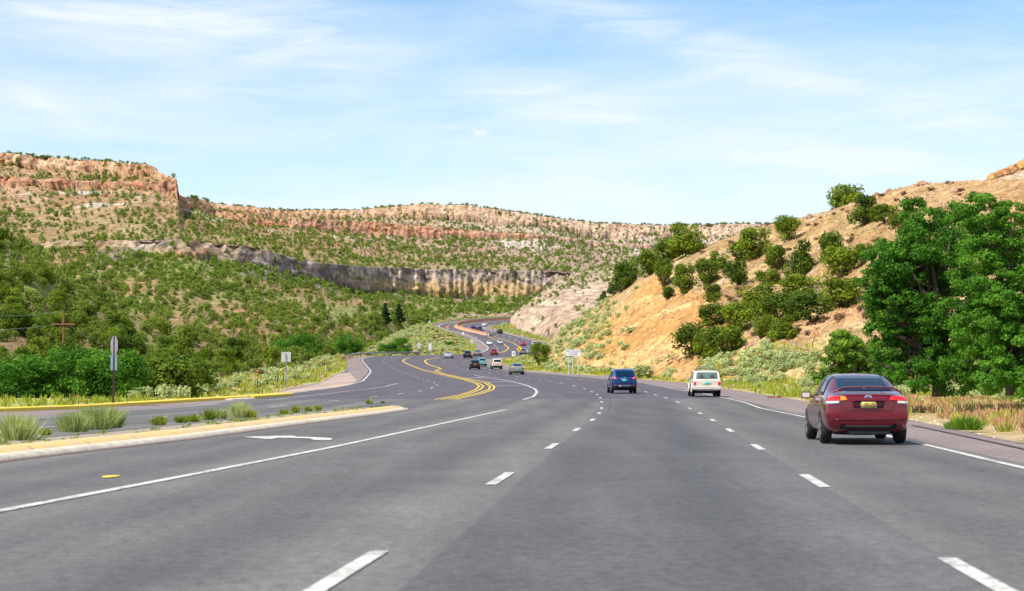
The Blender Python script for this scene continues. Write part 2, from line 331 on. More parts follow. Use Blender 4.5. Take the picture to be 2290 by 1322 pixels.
line(yl,[(1104,753),(1129,760),(1150,768),(1161.8,775.3),(1168,781)],.30,step=2)
line(yl,[(1085,749.8),(1050,742.5),(1022,735),(1014.5,730.6),(1018,727),(1028,723),(1060,718.6)],.22,step=2)
line(yl,[(1028,733),(1030,729.5),(1036,727),(1060,722.8),(1100,719.3),(1157,715.5)],.25,step=2)
tag(yl.obj('road_markings_yellow',M['yellow_line']),kind='structure')
ck=MB()
for p in([(1365,893),(1364,905),(1358,925)],):
    line(ck,p,.025,.019)
line(ck,[(2040,952),(2150,975),(2300,1008),(2700,1095)],.09,.019)
for k in range(9):
    x=2080+k*24; line(ck,[(x,955+k*4+4),(x+90,958+k*6),(x+170,962+k*7.5)],.03,.019)
tag(ck.obj('road_cracks',M['crack']),kind='structure')
# a yellow blotch of paint
bm=MB(); c=G(246,1068,.017); bm.add([(c.x+.11*math.cos(t)*(1+.3*math.sin(3*t)),c.y+.32*math.sin(t),c.z) for t in np.linspace(0,6.28,12)[:-1]],[tuple(range(11))])
tag(bm.obj('road_paint_spot',M['kerb_yellow']),kind='structure')
# ---------------------------------------------------------------- kerbs and median
def sweep(pts,prof,mat,name,step=2,parent=None,world=None):
    """prof: list of (lateral left-positive, height)"""
    XY=world if world is not None else pline(pts,step)[0]
    T=np.gradient(XY,axis=0); T/=np.linalg.norm(T,axis=1)[:,None]+1e-9; N=np.c_[-T[:,1],T[:,0]]
    m=len(prof); V=[]
    for p,nn in zip(XY,N):
        b=float(zr(p[1]))
        for l,h in prof: q=p+nn*l; V.append((q[0],q[1],b+h))
    n=len(XY); Fs=[(i*m+j,i*m+j+1,(i+1)*m+j+1,(i+1)*m+j) for i in range(n-1) for j in range(m-1)]
    Fs+=[tuple(range(m)),tuple(range((n-1)*m,n*m))[::-1]]
    return obj(name,mesh(name,V,Fs,mat),parent)
kl=[(-900,965),(-300,935),(0,921.5),(250,910.5),(400,901.5),(500,895),(560,891.5)]
k=sweep(kl,[(0,0),(.03,.14),(.10,.17),(.75,.17),(.8,0)],M['kerb_yellow'],'kerb'); tag(k,'long weathered yellow kerb under the stop sign along the left verge','kerb')
k=sweep([(570,891),(600,889.4),(640,886.2),(658,884.6)],[(0,0),(.03,.14),(.10,.17),(1.1,.17),(1.2,0)],M['kerb_yellow'],'kerb',step=1); tag(k,'short bright yellow kerb end beside the tan gravel pad','kerb')
k=sweep([(520,895),(560,893),(572,892)],[(0,0),(.04,.06),(.9,.08),(1,0)],M['kerb_conc'],'kerb',step=1); tag(k,'broken unpainted concrete kerb piece between the two yellow ones','kerb')
mn=byrow([(-6000,1700),(-900,1165),(0,1031),(428,981.5),(700,945),(850,926),(925,914.5)]); mf=byrow([(-6000,1400),(-900,1090),(0,1000),(428,957),(700,927.5),(850,910.5),(900,908)])
ys=np.unique(np.concatenate([np.arange(8,84,1.0)])); 
prof=[]; 
nl=[];fl=[]
for Y in ys:
    r=float(rowof(Y)); nl.append(((float(mn(r))-CX)*Y/F,Y)); fl.append(((float(mf(r))-CX)*Y/F,Y))
nl=np.array(nl); fl=np.array(fl); w=nl[:,0]-fl[:,0]; w=np.clip(w,.35,2.2); w=np.minimum(w,np.clip((86-ys)*.3,.3,3))
mw=w.copy()
def medstrip(cols,mat,name):
    V=[]; m=len(cols)
    for p,ww in zip(nl,w):
        for f,h in cols: V.append((p[0]-f(ww),p[1],h))
    Fc=np.array([(i*m+j,i*m+j+1,(i+1)*m+j+1,(i+1)*m+j) for i in range(len(nl)-1) for j in range(m-1)])
    me=mesh(name,V,Fc,mat); return obj(name,me)
mk=empty('median_kerb'); tag(mk,'pale yellow kerb of the grassy median with a concrete face','kerb')
o=medstrip([(lambda q:0,0),(lambda q:.05,.07),(lambda q:min(.30,q*.3),.10)],M['kerb_conc'],'kerb_face'); o.parent=mk
o=medstrip([(lambda q:min(.30,q*.3),.10),(lambda q:min(.42,q*.45),.165),(lambda q:min(.80,q*.8),.18)],M['kerb_pale'],'kerb_top'); o.parent=mk
tag(medstrip([(lambda q:min(.80,q*.8),.175),(lambda q:min(.9,q*.85),.14),(lambda q:q-.2*min(1,q),.14),(lambda q:q,.0)],M['median_dirt'],'median_soil'),kind='structure')
tag(medstrip([(lambda q:-.25,.014),(lambda q:.02,.014)],M['gutter'],'gutter_stain'),kind='structure')
# ---------------------------------------------------------------- terrain grid helper
def grid(name,V,nu,nv,col,mat,smooth=True):
    i=np.arange(nu-1)[:,None]*nv+np.arange(nv-1)[None,:]
    Fc=np.stack([i,i+nv,i+nv+1,i+1],-1).reshape(-1,4)
    me=mesh(name,V.reshape(-1,3),Fc,mat,smooth)
    a=me.color_attributes.new('col','FLOAT_COLOR','POINT')
    a.data.foreach_set('color',np.c_[col.reshape(-1,3),np.ones(nu*nv)].astype(np.float32).ravel())
    return tag(obj(name,me),kind='structure')
def mixa(a,b,t): t=np.clip(t,0,1)[...,None]; return a*(1-t)+b*t
def rgb(*c): return np.array(c,float)
# ground: one sheet from behind the camera to the horizon
pxs=np.unique(np.concatenate([np.array([-60000,-30000,-15000,-8000,-5000,-3000,-2000,-1400,-1000,-700,-500]),np.arange(-400,2700,12.0),np.array([2800,3000,3300,3700,4500,6000,9000,15000,30000,60000])]))
crest=lambda px: np.interp(px,[-60000,0,300,480,620,700,740,800,825,845,868,930,965,985,1020,1157,1200],[95,112,130,200,290,400,450,470,590,650,690,760,795,815,850,900,20000])
PX,YY=np.meshgrid(pxs,YS,indexing='ij')
Yx=np.maximum(YY,4.0); X=(PX-CX)*np.minimum(Yx,3000)/F; X=np.where(YY>3000,(PX-CX)*YY/F,X)
Z=zr(np.maximum(YY,0))-.06
cr=crest(PX); beyond=np.maximum(0,YY-cr)
Z=Z-np.minimum(.10*beyond,26)*(YY<1500)
rw=rowof(Yx); ro=R_out(rw); lo=L_out(rw)
offr=np.maximum(0,(PX-ro)*Yx/F-1.0); offl=np.maximum(0,(lo-PX)*Yx/F-1.0)
bumpy=(fbm(X*.25,YY*.25,3,5)-.45)*.5+(fbm(X*.05,YY*.05,2,9)-.5)*1.0
Z=Z+np.where(YY<900,np.clip(offr*.2,0,1)*(bumpy*.6+.15)+np.clip(offl*.2,0,1)*(bumpy*.5+.1),0)
Vg=np.stack([X,YY,Z],-1)
n1=fbm(X*.12,YY*.06,4,3); n2=fbm(X*.9,YY*.5,3,31)
cg=mixa(rgb(.42,.30,.14),rgb(.33,.36,.10),(n1-.35)*4)
cg=mixa(cg,rgb(.50,.36,.24),(n2-.5)*4)
grid('ground',Vg,len(pxs),len(YS),cg,M['ground'])
# hills as profile sheets: every column lists (depth, photo row) from foot to crest
def hill(name,cols,segs,colfn,dispfn,mat,dpx=3.0,foot=True,fdrop=None):
    cp=np.array([c[0] for c in cols],float); K=len(cols[0][1])
    d=np.array([[k[0] for k in c[1]] for c in cols],float); y=np.array([[k[1] for k in c[1]] for c in cols],float)
    px=np.arange(cp[0],cp[-1]+dpx,dpx); px[-1]=cp[-1]
    Dk=np.stack([np.interp(px,cp,d[:,k]) for k in range(K)],1); Yk=np.stack([np.interp(px,cp,y[:,k]) for k in range(K)],1)
    Zk=CH+(HY-Yk)/F*Dk
    if foot: Zk[:,0]=zr(Dk[:,0])-1.0
    if fdrop is not None: Zk[:,0]-=fdrop(px)
    dd=[];zz=[];sg=[]
    for k in range(K-1):
        for t in np.linspace(0,1,segs[k],endpoint=False): dd.append(Dk[:,k]*(1-t)+Dk[:,k+1]*t); zz.append(Zk[:,k]*(1-t)+Zk[:,k+1]*t); sg.append(k+t)
    dd.append(Dk[:,-1]); zz.append(Zk[:,-1]); sg.append(K-1.0)
    # plateau behind the crest, falling away
    for a,b in((40,-.5),(200,-6),(600,-30)): dd.append(Dk[:,-1]+a); zz.append(Zk[:,-1]+b*1.0); sg.append(K-1+.001)
    dd=np.stack(dd,1); zz=np.stack(zz,1); sg=np.array(sg)[None,:]+0*dd; PXg=px[:,None]+0*dd
    Xg=(PXg-CX)/F*dd
    dX,dD,dZ=dispfn(sg,PXg,Xg,dd,zz); V=np.stack([Xg+dX,dd+dD,zz+dZ],-1)
    row=HY-(zz-CH)*F/dd
    col=colfn(sg,PXg,V[...,0],V[...,1],V[...,2],row)
    o=grid(name,V,V.shape[0],V.shape[1],col,mat)
    return dict(V=V,sg=sg,px=PXg,row=row,o=o)
# -- the long mesa behind (basalt band, pink upper cliffs)
mesa_cols=[
(-500,[(480,800),(700,690),(1000,560),(1010,545),(1060,530),(1300,450),(1480,345),(1485,330),(1540,320),(1550,305)]),
(-150,[(480,800),(700,690),(1000,560),(1010,545),(1060,530),(1300,457),(1475,400),(1480,372),(1540,352),(1550,330)]),
(0,[(480,800),(700,690),(1000,558),(1010,543),(1060,528),(1300,460),(1470,406),(1478,390),(1540,362),(1550,341)]),
(110,[(480,800),(700,690),(1000,552),(1010,538),(1060,524),(1300,455),(1450,405),(1456,397),(1530,369),(1541,350)]),
(240,[(480,800),(700,690),(990,550),(1000,535),(1060,520),(1300,450),(1440,408),(1445,403),(1500,380),(1511,360)]),
(335,[(500,790),(720,680),(980,555),(992,531),(1050,520),(1250,452),(1400,418),(1408,404),(1450,384),(1462,368)]),
(350,[(500,790),(720,680),(980,556),(992,531),(1050,520),(1250,455),(1398,421),(1404,401),(1440,390),(1448,374)]),
(357,[(500,790),(730,680),(980,557),(992,531),(1050,520),(1240,460),(1395,424),(1400,399),(1420,391),(1425,386)]),
(395,[(500,790),(740,680),(980,560),(995,529),(1050,520),(1220,470),(1390,434),(1395,401),(1400,400),(1405,398.5)]),
(401,[(500,790),(740,680),(980,560),(995,529),(1050,520),(1220,475),(1388,442),(1392,437),(1400,436),(1405,435)]),
(412,[(510,790),(740,680),(980,562),(995,531),(1050,521),(1300,480),(1900,455),(1905,452),(2200,445),(2210,440)]),
(440,[(510,788),(745,685),(985,565),(1000,534),(1060,524),(1400,480),(2220,462),(2230,453),(2310,447),(2320,441)]),
(470,[(520,780),(750,690),(1000,570),(1015,538),(1080,528),(1500,500),(2250,479),(2260,464),(2350,459),(2380,453)]),
(540,[(520,780),(755,690),(1020,580),(1035,544),(1110,536),(1550,510),(2250,490),(2262,474),(2370,468),(2390,461)]),
(600,[(520,780),(760,690),(1050,592),(1065,557),(1150,550),(1600,520),(2250,498),(2260,484),(2380,475),(2400,466)]),
(640,[(530,775),(780,690),(1100,604),(1118,568),(1200,561),(1650,528),(2260,502),(2270,486),(2400,477),(2420,469)]),
(700,[(540,770),(800,690),(1150,615),(1170,582),(1250,575),(1700,535),(2270,507),(2280,486),(2420,478),(2440,470)]),
(800,[(560,765),(850,700),(1300,642),(1320,592),(1400,585),(1800,545),(2290,514),(2300,491),(2440,481),(2460,469)]),
(870,[(800,760),(900,700),(1380,645),(1400,596),(1480,590),(1850,550),(2300,518),(2310,496),(2450,476),(2480,462)]),
(950,[(900,740),(950,700),(1430,650),(1450,598),(1520,593),(1900,555),(2300,520),(2310,501),(2450,474),(2480,455)]),
(1050,[(950,725),(1080,692),(1450,657),(1470,597),(1540,594),(1950,560),(2310,523),(2320,510),(2450,482),(2480,458)]),
(1150,[(950,715),(1050,690),(1460,660),(1480,598),(1550,595),(1950,565),(2320,525),(2325,519),(2450,494),(2470,473)]),
(1250,[(950,715),(1050,690),(1460,655),(1480,600),(1550,597),(1950,570),(2320,530),(2325,527),(2450,507),(2470,488)]),
(1330,[(800,715),(1050,690),(1460,645),(1480,604),(1550,600),(1950,575),(2320,540),(2325,537),(2450,516),(2470,497)]),
(1480,[(800,715),(1050,690),(1460,640),(1480,608),(1550,604),(1950,580),(2320,548),(2325,546),(2450,524),(2470,504)]),
(1600,[(800,715),(1050,690),(1460,640),(1480,610),(1550,606),(1950,580),(2320,548),(2325,546),(2450,524),(2470,501)]),
(1730,[(800,715),(1050,690),(1460,640),(1480,610),(1550,606),(1950,580),(2320,548),(2325,546),(2450,520),(2470,500)]),
(2100,[(800,715),(1050,690),(1460,640),(1480,610),(1550,606),(1950,580),(2320,548),(2325,546),(2450,524),(2470,508)])]
def isin(sg,k): return np.clip(np.minimum((sg-k+.001)*60,(k+1-sg+.001)*60),0,1)
def mesa_disp(sg,px,X,d,z):
    slope=fbm(X/60,d/90,4,1)-.5; g=np.abs(fbm(X/38,sg*1.3,3,8)-.5)*2
    dZ=slope*9*(d/1400)-(1-g)*5*(d/1400); fade=np.clip(sg*1.2,0,1); dZ=dZ*fade*np.clip((9-sg)*2,.12,1)
    basalt=isin(sg,2); up=isin(sg,6)+isin(sg,8)
    fl=np.abs(fbm(X/9,z/60,3,21)-.5)*2; fl2=fbm(X/30,z/40,2,22)-.5; bl=fbm(X/4,z/4,3,23)-.5
    dD=(basalt*(-fl*14+fl2*30+bl*7))+up*(fl*-10+fl2*18+bl*7)
    dZ=dZ*(1-.8*np.clip(basalt+up,0,1))
    # broken talus above/below the basalt
    rough=(fbm(X/5,d/5,3,33)-.5); dZ+=rough*3.2*np.clip(d/1400,.3,1.6)*(1-np.clip(basalt+up,0,1))*fade*np.clip((9-sg)*2,.3,1)
    return 0*X,dD,dZ
def mesa_col(sg,px,X,Y,Z,row):
    n=fbm(X/25,Z/10,4,2); n2=.5*fbm(X/4,Z/3.5,3,3)+.5*fbm(X/2.6,Z/16,3,43); v=fbm(X/4.5,Z/60,3,41)
    soil=mixa(rgb(.42,.25,.14),rgb(.54,.37,.23),(n-.35)*3)
    right=np.clip((px-700)/500,0,1)
    soil=mixa(soil,rgb(.46,.34,.29),right*.7)
    soil=mixa(soil,rgb(.27,.31,.09),np.clip((3.2-sg)/1.2,0,1)*np.clip(.55+(n-.5)*3,.15,.9)); soil=mixa(soil,rgb(.34,.32,.13),np.clip((5.2-sg),0,1)*(sg>3)*.4)
    soil=mixa(soil,rgb(.64,.54,.46),np.clip((fbm(X/50,sg*3,3,55)-.60)*12,0,1)*isin(sg,5))
    bas=mixa(rgb(.20,.15,.14),rgb(.62,.49,.41),(n2-.42)*6.0); 
    low=np.clip(1-(sg-2),0,1); bas=mixa(bas,rgb(.52,.42,.35),np.clip((px-830)/150,0,1)*.35)
    bas=mixa(bas,rgb(.52,.36,.18),np.clip((low-.35)*3+(n-.5)*3,0,1)*np.clip((px-740)/150,0,1)*.95)
    pink=mixa(rgb(.50,.24,.14),rgb(.60,.38,.26),(v-.35)*3); pink=mixa(pink,rgb(.30,.15,.11),(v>.62)*.7)
    crm=mixa(rgb(.52,.28,.14),rgb(.62,.44,.29),(v-.35)*3); crm=mixa(crm,rgb(.34,.2,.14),(v<.36)*.7)
    crm=mixa(crm,rgb(.56,.43,.34),right*.6)
    c=soil
    c=mixa(c,bas,isin(sg,2)*np.clip((px-250)/500+(n-.4)*2.5,0.2,1))
    tal=np.clip((fbm(X/30,sg*2,3,77)-.47)*8,0,1)*np.clip(1-np.abs(sg-1.85)*4,0,1)
    c=mixa(c,mixa(rgb(.15,.12,.13),rgb(.36,.3,.29),(n2-.4)*4),tal*.9)
    c=mixa(c,pink,isin(sg,6)*np.clip(1-(px-1150)/100,0,1)); c=mixa(c,crm,isin(sg,8))
    c=mixa(c,rgb(.60,.48,.38),isin(sg,7)*right*.8)
    return c
mesa=hill('mesa',mesa_cols,[14,30,24,3,20,30,12,8,12],mesa_col,mesa_disp,M['mesa'],2.2,fdrop=lambda px:np.clip((1020-px)/60,0,1)*np.clip((px-600)/150,0,1)*26)
# -- small basalt knob and rubble heap in front of the cliff
def simple_disp(a,b,s=0):
    def f(sg,px,X,d,z):
        n=fbm(X/a,d/a,4,s)-.5; K=sg.max(); return 0*X,0*X,n*b*np.clip(sg*2,0,1)*np.clip((K-sg)*2+.25,0,1)
    return f
# -- dark near hill on the left
near_cols=[(-1400,[(120,900),(230,500),(330,250)]),(-600,[(130,880),(230,600),(310,395)]),(-100,[(150,860),(225,700),(305,515)]),(20,[(150,860),(230,705),(308,535)]),(85,[(155,855),(235,715),(312,560)]),
 (110,[(155,855),(240,720),(315,612)]),(200,[(160,850),(250,735),(330,668)]),(300,[(165,848),(260,750),(345,715)]),(420,[(190,840),(275,775),(370,748)]),(560,[(230,830),(300,800),(400,785)]),(680,[(270,825),(330,812),(420,800)])]
def near_col(sg,px,X,Y,Z,row):
    n=fbm(X/9,Y/9,4,4); return mixa(rgb(.30,.21,.11),rgb(.24,.27,.08),(n-.4)*4)
near=hill('hill',near_cols,[16,26],near_col,simple_disp(14,3.2,4),M['hill_tan'],6)
# -- rubble mound between far bend and the mesa
mound=hill('hill',[(985,[(900,722),(930,718),(950,716)]),(1030,[(890,720),(930,708),(960,702)]),(1080,[(890,716),(930,706),(960,704)]),(1120,[(890,714),(930,706),(960,702)]),(1170,[(890,712),(930,698),(980,690)]),(1240,[(890,712),(930,690),(1000,680)])],[6,6],
   lambda sg,px,X,Y,Z,row: mixa(rgb(.34,.24,.18),rgb(.55,.42,.31),(fbm(X/4,Z/2,3,6)-.4)*4),simple_disp(6,2.5,6),M['pale'],4)
# -- pale eroded rock beside the far bend
pale_cols=[(1141,[(770,723),(785,720),(795,717),(800,714.5)]),(1150,[(745,728),(765,714),(780,706),(790,702)]),(1168,[(715,736),(735,716),(755,698),(775,686)]),(1185,[(700,741),(722,712),(742,692),(765,674)]),(1215,[(680,751),(705,712),(735,680),(760,652)]),
 (1255,[(640,761),(680,715),(720,670),(760,627)]),(1290,[(620,766),(670,715),(730,655),(780,613)]),(1340,[(600,772),(660,712),(740,645),(800,603)]),(1400,[(590,775),(660,705),(740,640),(800,598)]),(1450,[(590,775),(660,705),(740,640),(800,599)]),(1560,[(590,775),(660,705),(740,640),(800,600)])]
def pale_disp(sg,px,X,d,z):
    n=fbm(X/14,z/9,4,61)-.5; r=np.abs(fbm(X/22+z/30,z/12,3,62)-.5)*2
    m=np.clip(sg*1.5,0,1); led=np.abs(((z+X*.18)/3.2)%1-.5)
    return 0*X,(n*14-(1-r)*9)*m+led*2.4*m*(sg<1.9),(n*1.8)*m*np.clip((3.2-sg),.2,1)
def pale_col(sg,px,X,Y,Z,row):
    n=fbm(X/9,Z/4,4,64); s=fbm(X/60,(Z+X*.18)/1.3,3,65)
    c=mixa(rgb(.48,.34,.25),rgb(.66,.50,.38),(n-.35)*3); c=mixa(c,rgb(.30,.22,.17),np.clip((s-.6)*6,0,.7)); return mixa(c,rgb(.42,.34,.22),np.clip((sg-2)*.8,0,.7))
pale=hill('rock_outcrop',pale_cols,[22,22,16],pale_col,pale_disp,M['pale'],2.0)
# -- tan hill on the right
tan_cols=[(1192,[(400,803),(405,801),(410,799),(415,797)]),(1215,[(330,818),(350,800),(370,787),(390,776)]),(1240,[(290,826),(330,800),(370,775),(405,752)]),(1265,[(262,830),(310,797),(370,758),(410,728)]),
 (1320,[(232,836),(285,795),(350,740),(405,692)]),(1380,[(208,842),(262,795),(330,715),(400,651)]),(1440,[(192,846),(250,780),(310,690),(392,612)]),(1520,[(175,852),(235,770),(300,668),(382,573)]),
 (1600,[(165,842),(215,775),(290,665),(372,541)]),(1700,[(165,822),(200,775),(285,650),(372,507)]),(1790,[(160,822),(195,770),(275,640),(362,487)]),(1850,[(150,832),(188,768),(265,630),(350,473)]),
 (1950,[(128,846),(170,775),(248,620),(332,438)]),(2050,[(112,856),(155,780),(232,610),(312,412)]),(2150,[(98,868),(140,785),(218,600),(298,406)]),(2290,[(84,880),(125,785),(200,585),(270,401)]),(2600,[(60,930),(100,800),(165,560),(225,350)]),(3400,[(42,960),(75,800),(120,520),(170,250)]),(6000,[(20,1000),(36,800),(70,500),(90,200)])]
def tan_disp(sg,px,X,d,z):
    n=fbm(X/16,d/16,4,71)-.5; g=np.abs(fbm((X*.9+d*.25)/5.5,sg*.8,3,72)-.5)*2; f=fbm(X/2.2,d/2.2,3,73)-.5
    m=np.clip(sg*2,0,1)*np.clip((3-sg)*1.5+.12,0,1); cut=np.clip((1560-px)/140,0,1)
    return 0*X,0*X,m*(n*4.2-(1-g)*1.7*cut+f*1.5)
def tan_col(sg,px,X,Y,Z,row):
    n=fbm(X/11,Y/11,4,74); g=fbm((X*.9+Y*.25)/2.0,(sg+Z*.02)*1.2,3,75)
    n3=fbm(X/2.5,Y/2.5,3,79); c=mixa(rgb(.47,.305,.13),rgb(.60,.42,.20),(n-.35)*3); c=mixa(c,rgb(.36,.27,.13),np.clip((n3-.52)*6,0,.7)); c=mixa(c,rgb(.62,.48,.36),np.clip((.40-n3)*7,0,.6))
    top=np.interp(px,[1200,1320,1400,1440,1500,1560,1620,1720],[760,720,655,620,610,650,690,760])+(n-.5)*60   # freshly cut orange bank
    cut=np.clip((row-top)/14,0,1)*np.clip((1700-px+(row-700)*.6)/90,0,1)
    c=mixa(c,mixa(rgb(.60,.32,.11),rgb(.76,.48,.21),(g-.35)*3),cut)
    lowcut=np.clip(1-np.abs(row-(720-(px-1800)*.16))/34,0,1)*np.clip((px-1740)/60,0,1)*np.clip((2010-px)/50,0,1)
    c=mixa(c,rgb(.70,.40,.20),lowcut)
    c=mixa(c,rgb(.42,.38,.20),np.clip((1350-px)/110+(n-.5)*3,0,1)*.75)
    c=mixa(c,rgb(.55,.47,.20),np.clip((row-770)/20+(n-.5)*3,0,1)*np.clip((px-1600)/60,0,1)*.6)
    c=mixa(c,rgb(.56,.35,.17),np.clip((px-1900)/200,0,1)*.6*np.clip((600-row)/60,0,1))
    return c
tanh=hill('hill',tan_cols,[14,40,40],tan_col,tan_disp,M['hill_tan'],4)
# -- far cliff tip at the right edge
tipc=[(2206,[(700,408),(705,404),(708,400),(720,398)]),(2213,[(690,410),(700,402),(704,391),(712,389.5)]),(2232,[(690,410),(705,397),(709,384),(720,382)]),(2250,[(690,410),(710,392),(714,378),(722,376)]),(2268,[(690,410),(715,386),(719,370),(728,368)]),(2285,[(690,410),(720,379),(724,360),(730,358)]),(2400,[(690,405),(730,345),(735,325),(745,322)]),(3200,[(690,400),(730,250),(735,220),(745,215)])]
tip=hill('mesa',tipc,[6,10,4],lambda sg,px,X,Y,Z,row: mixa(mixa(rgb(.66,.50,.36),rgb(.58,.44,.3),fbm(X/3,Z/3,3,81)),mixa(rgb(.58,.27,.12),rgb(.68,.38,.14),(fbm(X/3,Z/30,3,82)-.3)*2.5),(sg>=.9)*1.0),
   lambda sg,px,X,d,z:(0*X,-np.abs(fbm(X/3,z/30,3,83)-.5)*8*isin(sg,1),(fbm(X/3,d/3,2,84)-.5)*1.2*(sg>.9)),M['pale'],3,foot=False)
# ---------------------------------------------------------------- foliage
def cloud(rng,blobs,n,size,up=.35,asp=1.7,shell=.45):
    """leaf-clump quads spread through the volume of several overlapping blobs"""
    B=np.array(blobs,float); vol=(B[:,3]*B[:,4]*B[:,5])**(2/3); p=vol/vol.sum(); k=rng.choice(len(B),n,p=p)
    d=rng.normal(size=(n,3)); d/=np.linalg.norm(d,axis=1)[:,None]
    r=shell+(1.08-shell)*rng.random(n)**.6; c=B[k,:3]+d*B[k,3:6]*r[:,None]
    nrm=d*.7+rng.normal(size=(n,3))*.55+[0,0,up]; nrm/=np.linalg.norm(nrm,axis=1)[:,None]
    a=np.cross(nrm,rng.normal(size=(n,3))); a/=np.linalg.norm(a,axis=1)[:,None]; b=np.cross(nrm,a)
    s=size*(.6+.8*rng.random(n))[:,None]; a=a*s*asp*.5; b=b*s*.5
    V=np.stack([c-a,c-b*.8+a*.1,c+a,c+b],1).reshape(-1,3)
    bt=rng.random(len(B)); t=np.clip(bt[k]*.6+rng.random(n)*.4,0,1)
    return V,np.arange(4*n).reshape(n,4),np.repeat(t,4)
def blades(rng,n,h,w,spread,lean=.5,asp=.08):
    c=np.c_[rng.normal(size=(n,2))*spread,np.zeros(n)]; hh=h*(.5+.6*rng.random(n))
    dirn=np.c_[c[:,:2]*lean/max(spread,1e-3)*.5+rng.normal(size=(n,2))*.22,np.ones(n)]; dirn/=np.linalg.norm(dirn,axis=1)[:,None]
    th=rng.random(n)*6.28; a=np.c_[np.cos(th),np.sin(th),0*th]*(w*(.6+.8*rng.random(n)))[:,None]
    tip=c+dirn*hh[:,None]; mid=c+dirn*hh[:,None]*.55
    V=np.stack([c-a*.5,c+a*.5,mid+a*.8,tip,mid-a*.8],1).reshape(-1,3); i=np.arange(n)[:,None]*5
    Fc=np.concatenate([i+np.array([[0,1,2,4]]),i+np.array([[4,2,3,3]])])
    Fc=np.concatenate([i+np.array([[0,1,2,4]])]); T=i+np.array([[4,2,3]])
    return V,Fc,T,np.repeat(rng.random(n),5)
def leafmesh(name,V,Fc,t,mat,tris=None):
    if tris is not None:
        Fl=[tuple(f) for f in Fc]+[tuple(f) for f in tris]; me=mesh(name,V,Fl,mat)
    else: me=mesh(name,V,Fc,mat)
    a=me.attributes.new('tint','FLOAT','POINT'); a.data.foreach_set('value',np.asarray(t,dtype=np.float32)); return me
def dome(rng,k,w=.5,top=1.0,rb=(.13,.22),low=.08):
    B=[]
    for i in range(k):
        z=low+(top-low-.12)*rng.random()**.8; rr=w*math.sqrt(max(.05,1-((z-.38)/.66)**2)); th=rng.random()*6.283; q=rr*(.35+.55*rng.random()**.5)
        s=rb[0]+(rb[1]-rb[0])*rng.random(); B.append((q*math.cos(th),q*math.sin(th),max(z,s*.8),s*1.15,s*1.15,s*.95))
    B.append((0,0,.42,w*.62,w*.62,.34)); return B
def conep(rng,k,w=.32):
    return [(w*(1-z)*.55*math.cos(t),w*(1-z)*.55*math.sin(t),z,w*(1-z)*.55+.03,w*(1-z)*.55+.03,.06) for z,t in((.12+.84*i/k,i*2.4) for i in range(k))]
JN=[];JM=[];JF=[]
for i in range(6):
    r_=np.random.default_rng(100+i)
    JN.append(leafmesh('juniper_crown',*cloud(r_,dome(r_,20),2600,.052),M['juniper']))
    JM.append(cloud(r_,dome(r_,13,w=.46,rb=(.16,.25)),520,.088,asp=1.4)); JF.append(cloud(r_,dome(r_,7,w=.42,rb=(.2,.3)),80,.20,shell=.5,asp=1.3))
JMm=[leafmesh('juniper_tree',*j,M['juniper']) for j in JM]
def branchmesh(rng,name,n=5,h=.8,r=.035,mat='bark',bare=0):
    b=MB()
    for i in range(n):
        th=rng.random()*6.28; sp=.12+.25*rng.random(); p=Vector((0,0,0)); q=Vector((math.cos(th)*sp*.4,math.sin(th)*sp*.4,h*.4)); e=Vector((math.cos(th)*sp,math.sin(th)*sp,h*(.7+.4*rng.random())))
        b.cyl(p,q,r,r*.7,6); b.cyl(q,e,r*.7,r*.2,5)
        for j in range(2+bare*4):
            t=rng.random(); s=q.lerp(e,t); th2=rng.random()*6.28; b.cyl(s,s+Vector((math.cos(th2)*.18,math.sin(th2)*.18,.05+.16*rng.random())),r*.3,r*.08,4)
    return mesh(name,b.v,b.f,M[mat])
TR_J=branchmesh(np.random.default_rng(5),'trunk',5,.55,.035)
SG=[];SGm=[]
for i in range(5):
    r_=np.random.default_rng(300+i); B=[(math.cos(t)*q,math.sin(t)*q,.22+.38*r_.random(),.24,.24,.30) for t,q in((r_.random()*6.28,.38*r_.random()**.5) for _ in range(11))]
    SG.append(cloud(r_,B,240,.13,up=.6,asp=2.0)); SGm.append(leafmesh('sagebrush',*cloud(r_,B,950,.062,up=.7,asp=2.2),M['sage']))
DRYm=leafmesh('dry_bush',*cloud(np.random.default_rng(9),[(math.cos(t)*.3,math.sin(t)*.3,.4+.2*math.sin(3*t),.3,.3,.32) for t in range(9)],1100,.055,asp=2.4),M['drybrush'])
BRm=[]
for i in range(3):
    r_=np.random.default_rng(500+i); BRm.append(leafmesh('crown',*cloud(r_,dome(r_,34,w=.52,rb=(.07,.2),low=.05),8000,.032,shell=.3),M['broad']))
BRl=leafmesh('crown',*cloud(np.random.default_rng(520),dome(np.random.default_rng(521),22,w=.5),5000,.036),M['broad_l'])
PNm=leafmesh('crown',*cloud(np.random.default_rng(530),conep(r_,16,.42),2600,.05,up=-.1),M['pine'])
PNt=MB().cyl((0,0,-.05),(0,0,.95),.03,.006,8); PNt=mesh('trunk',PNt.v,PNt.f,M['bark'])
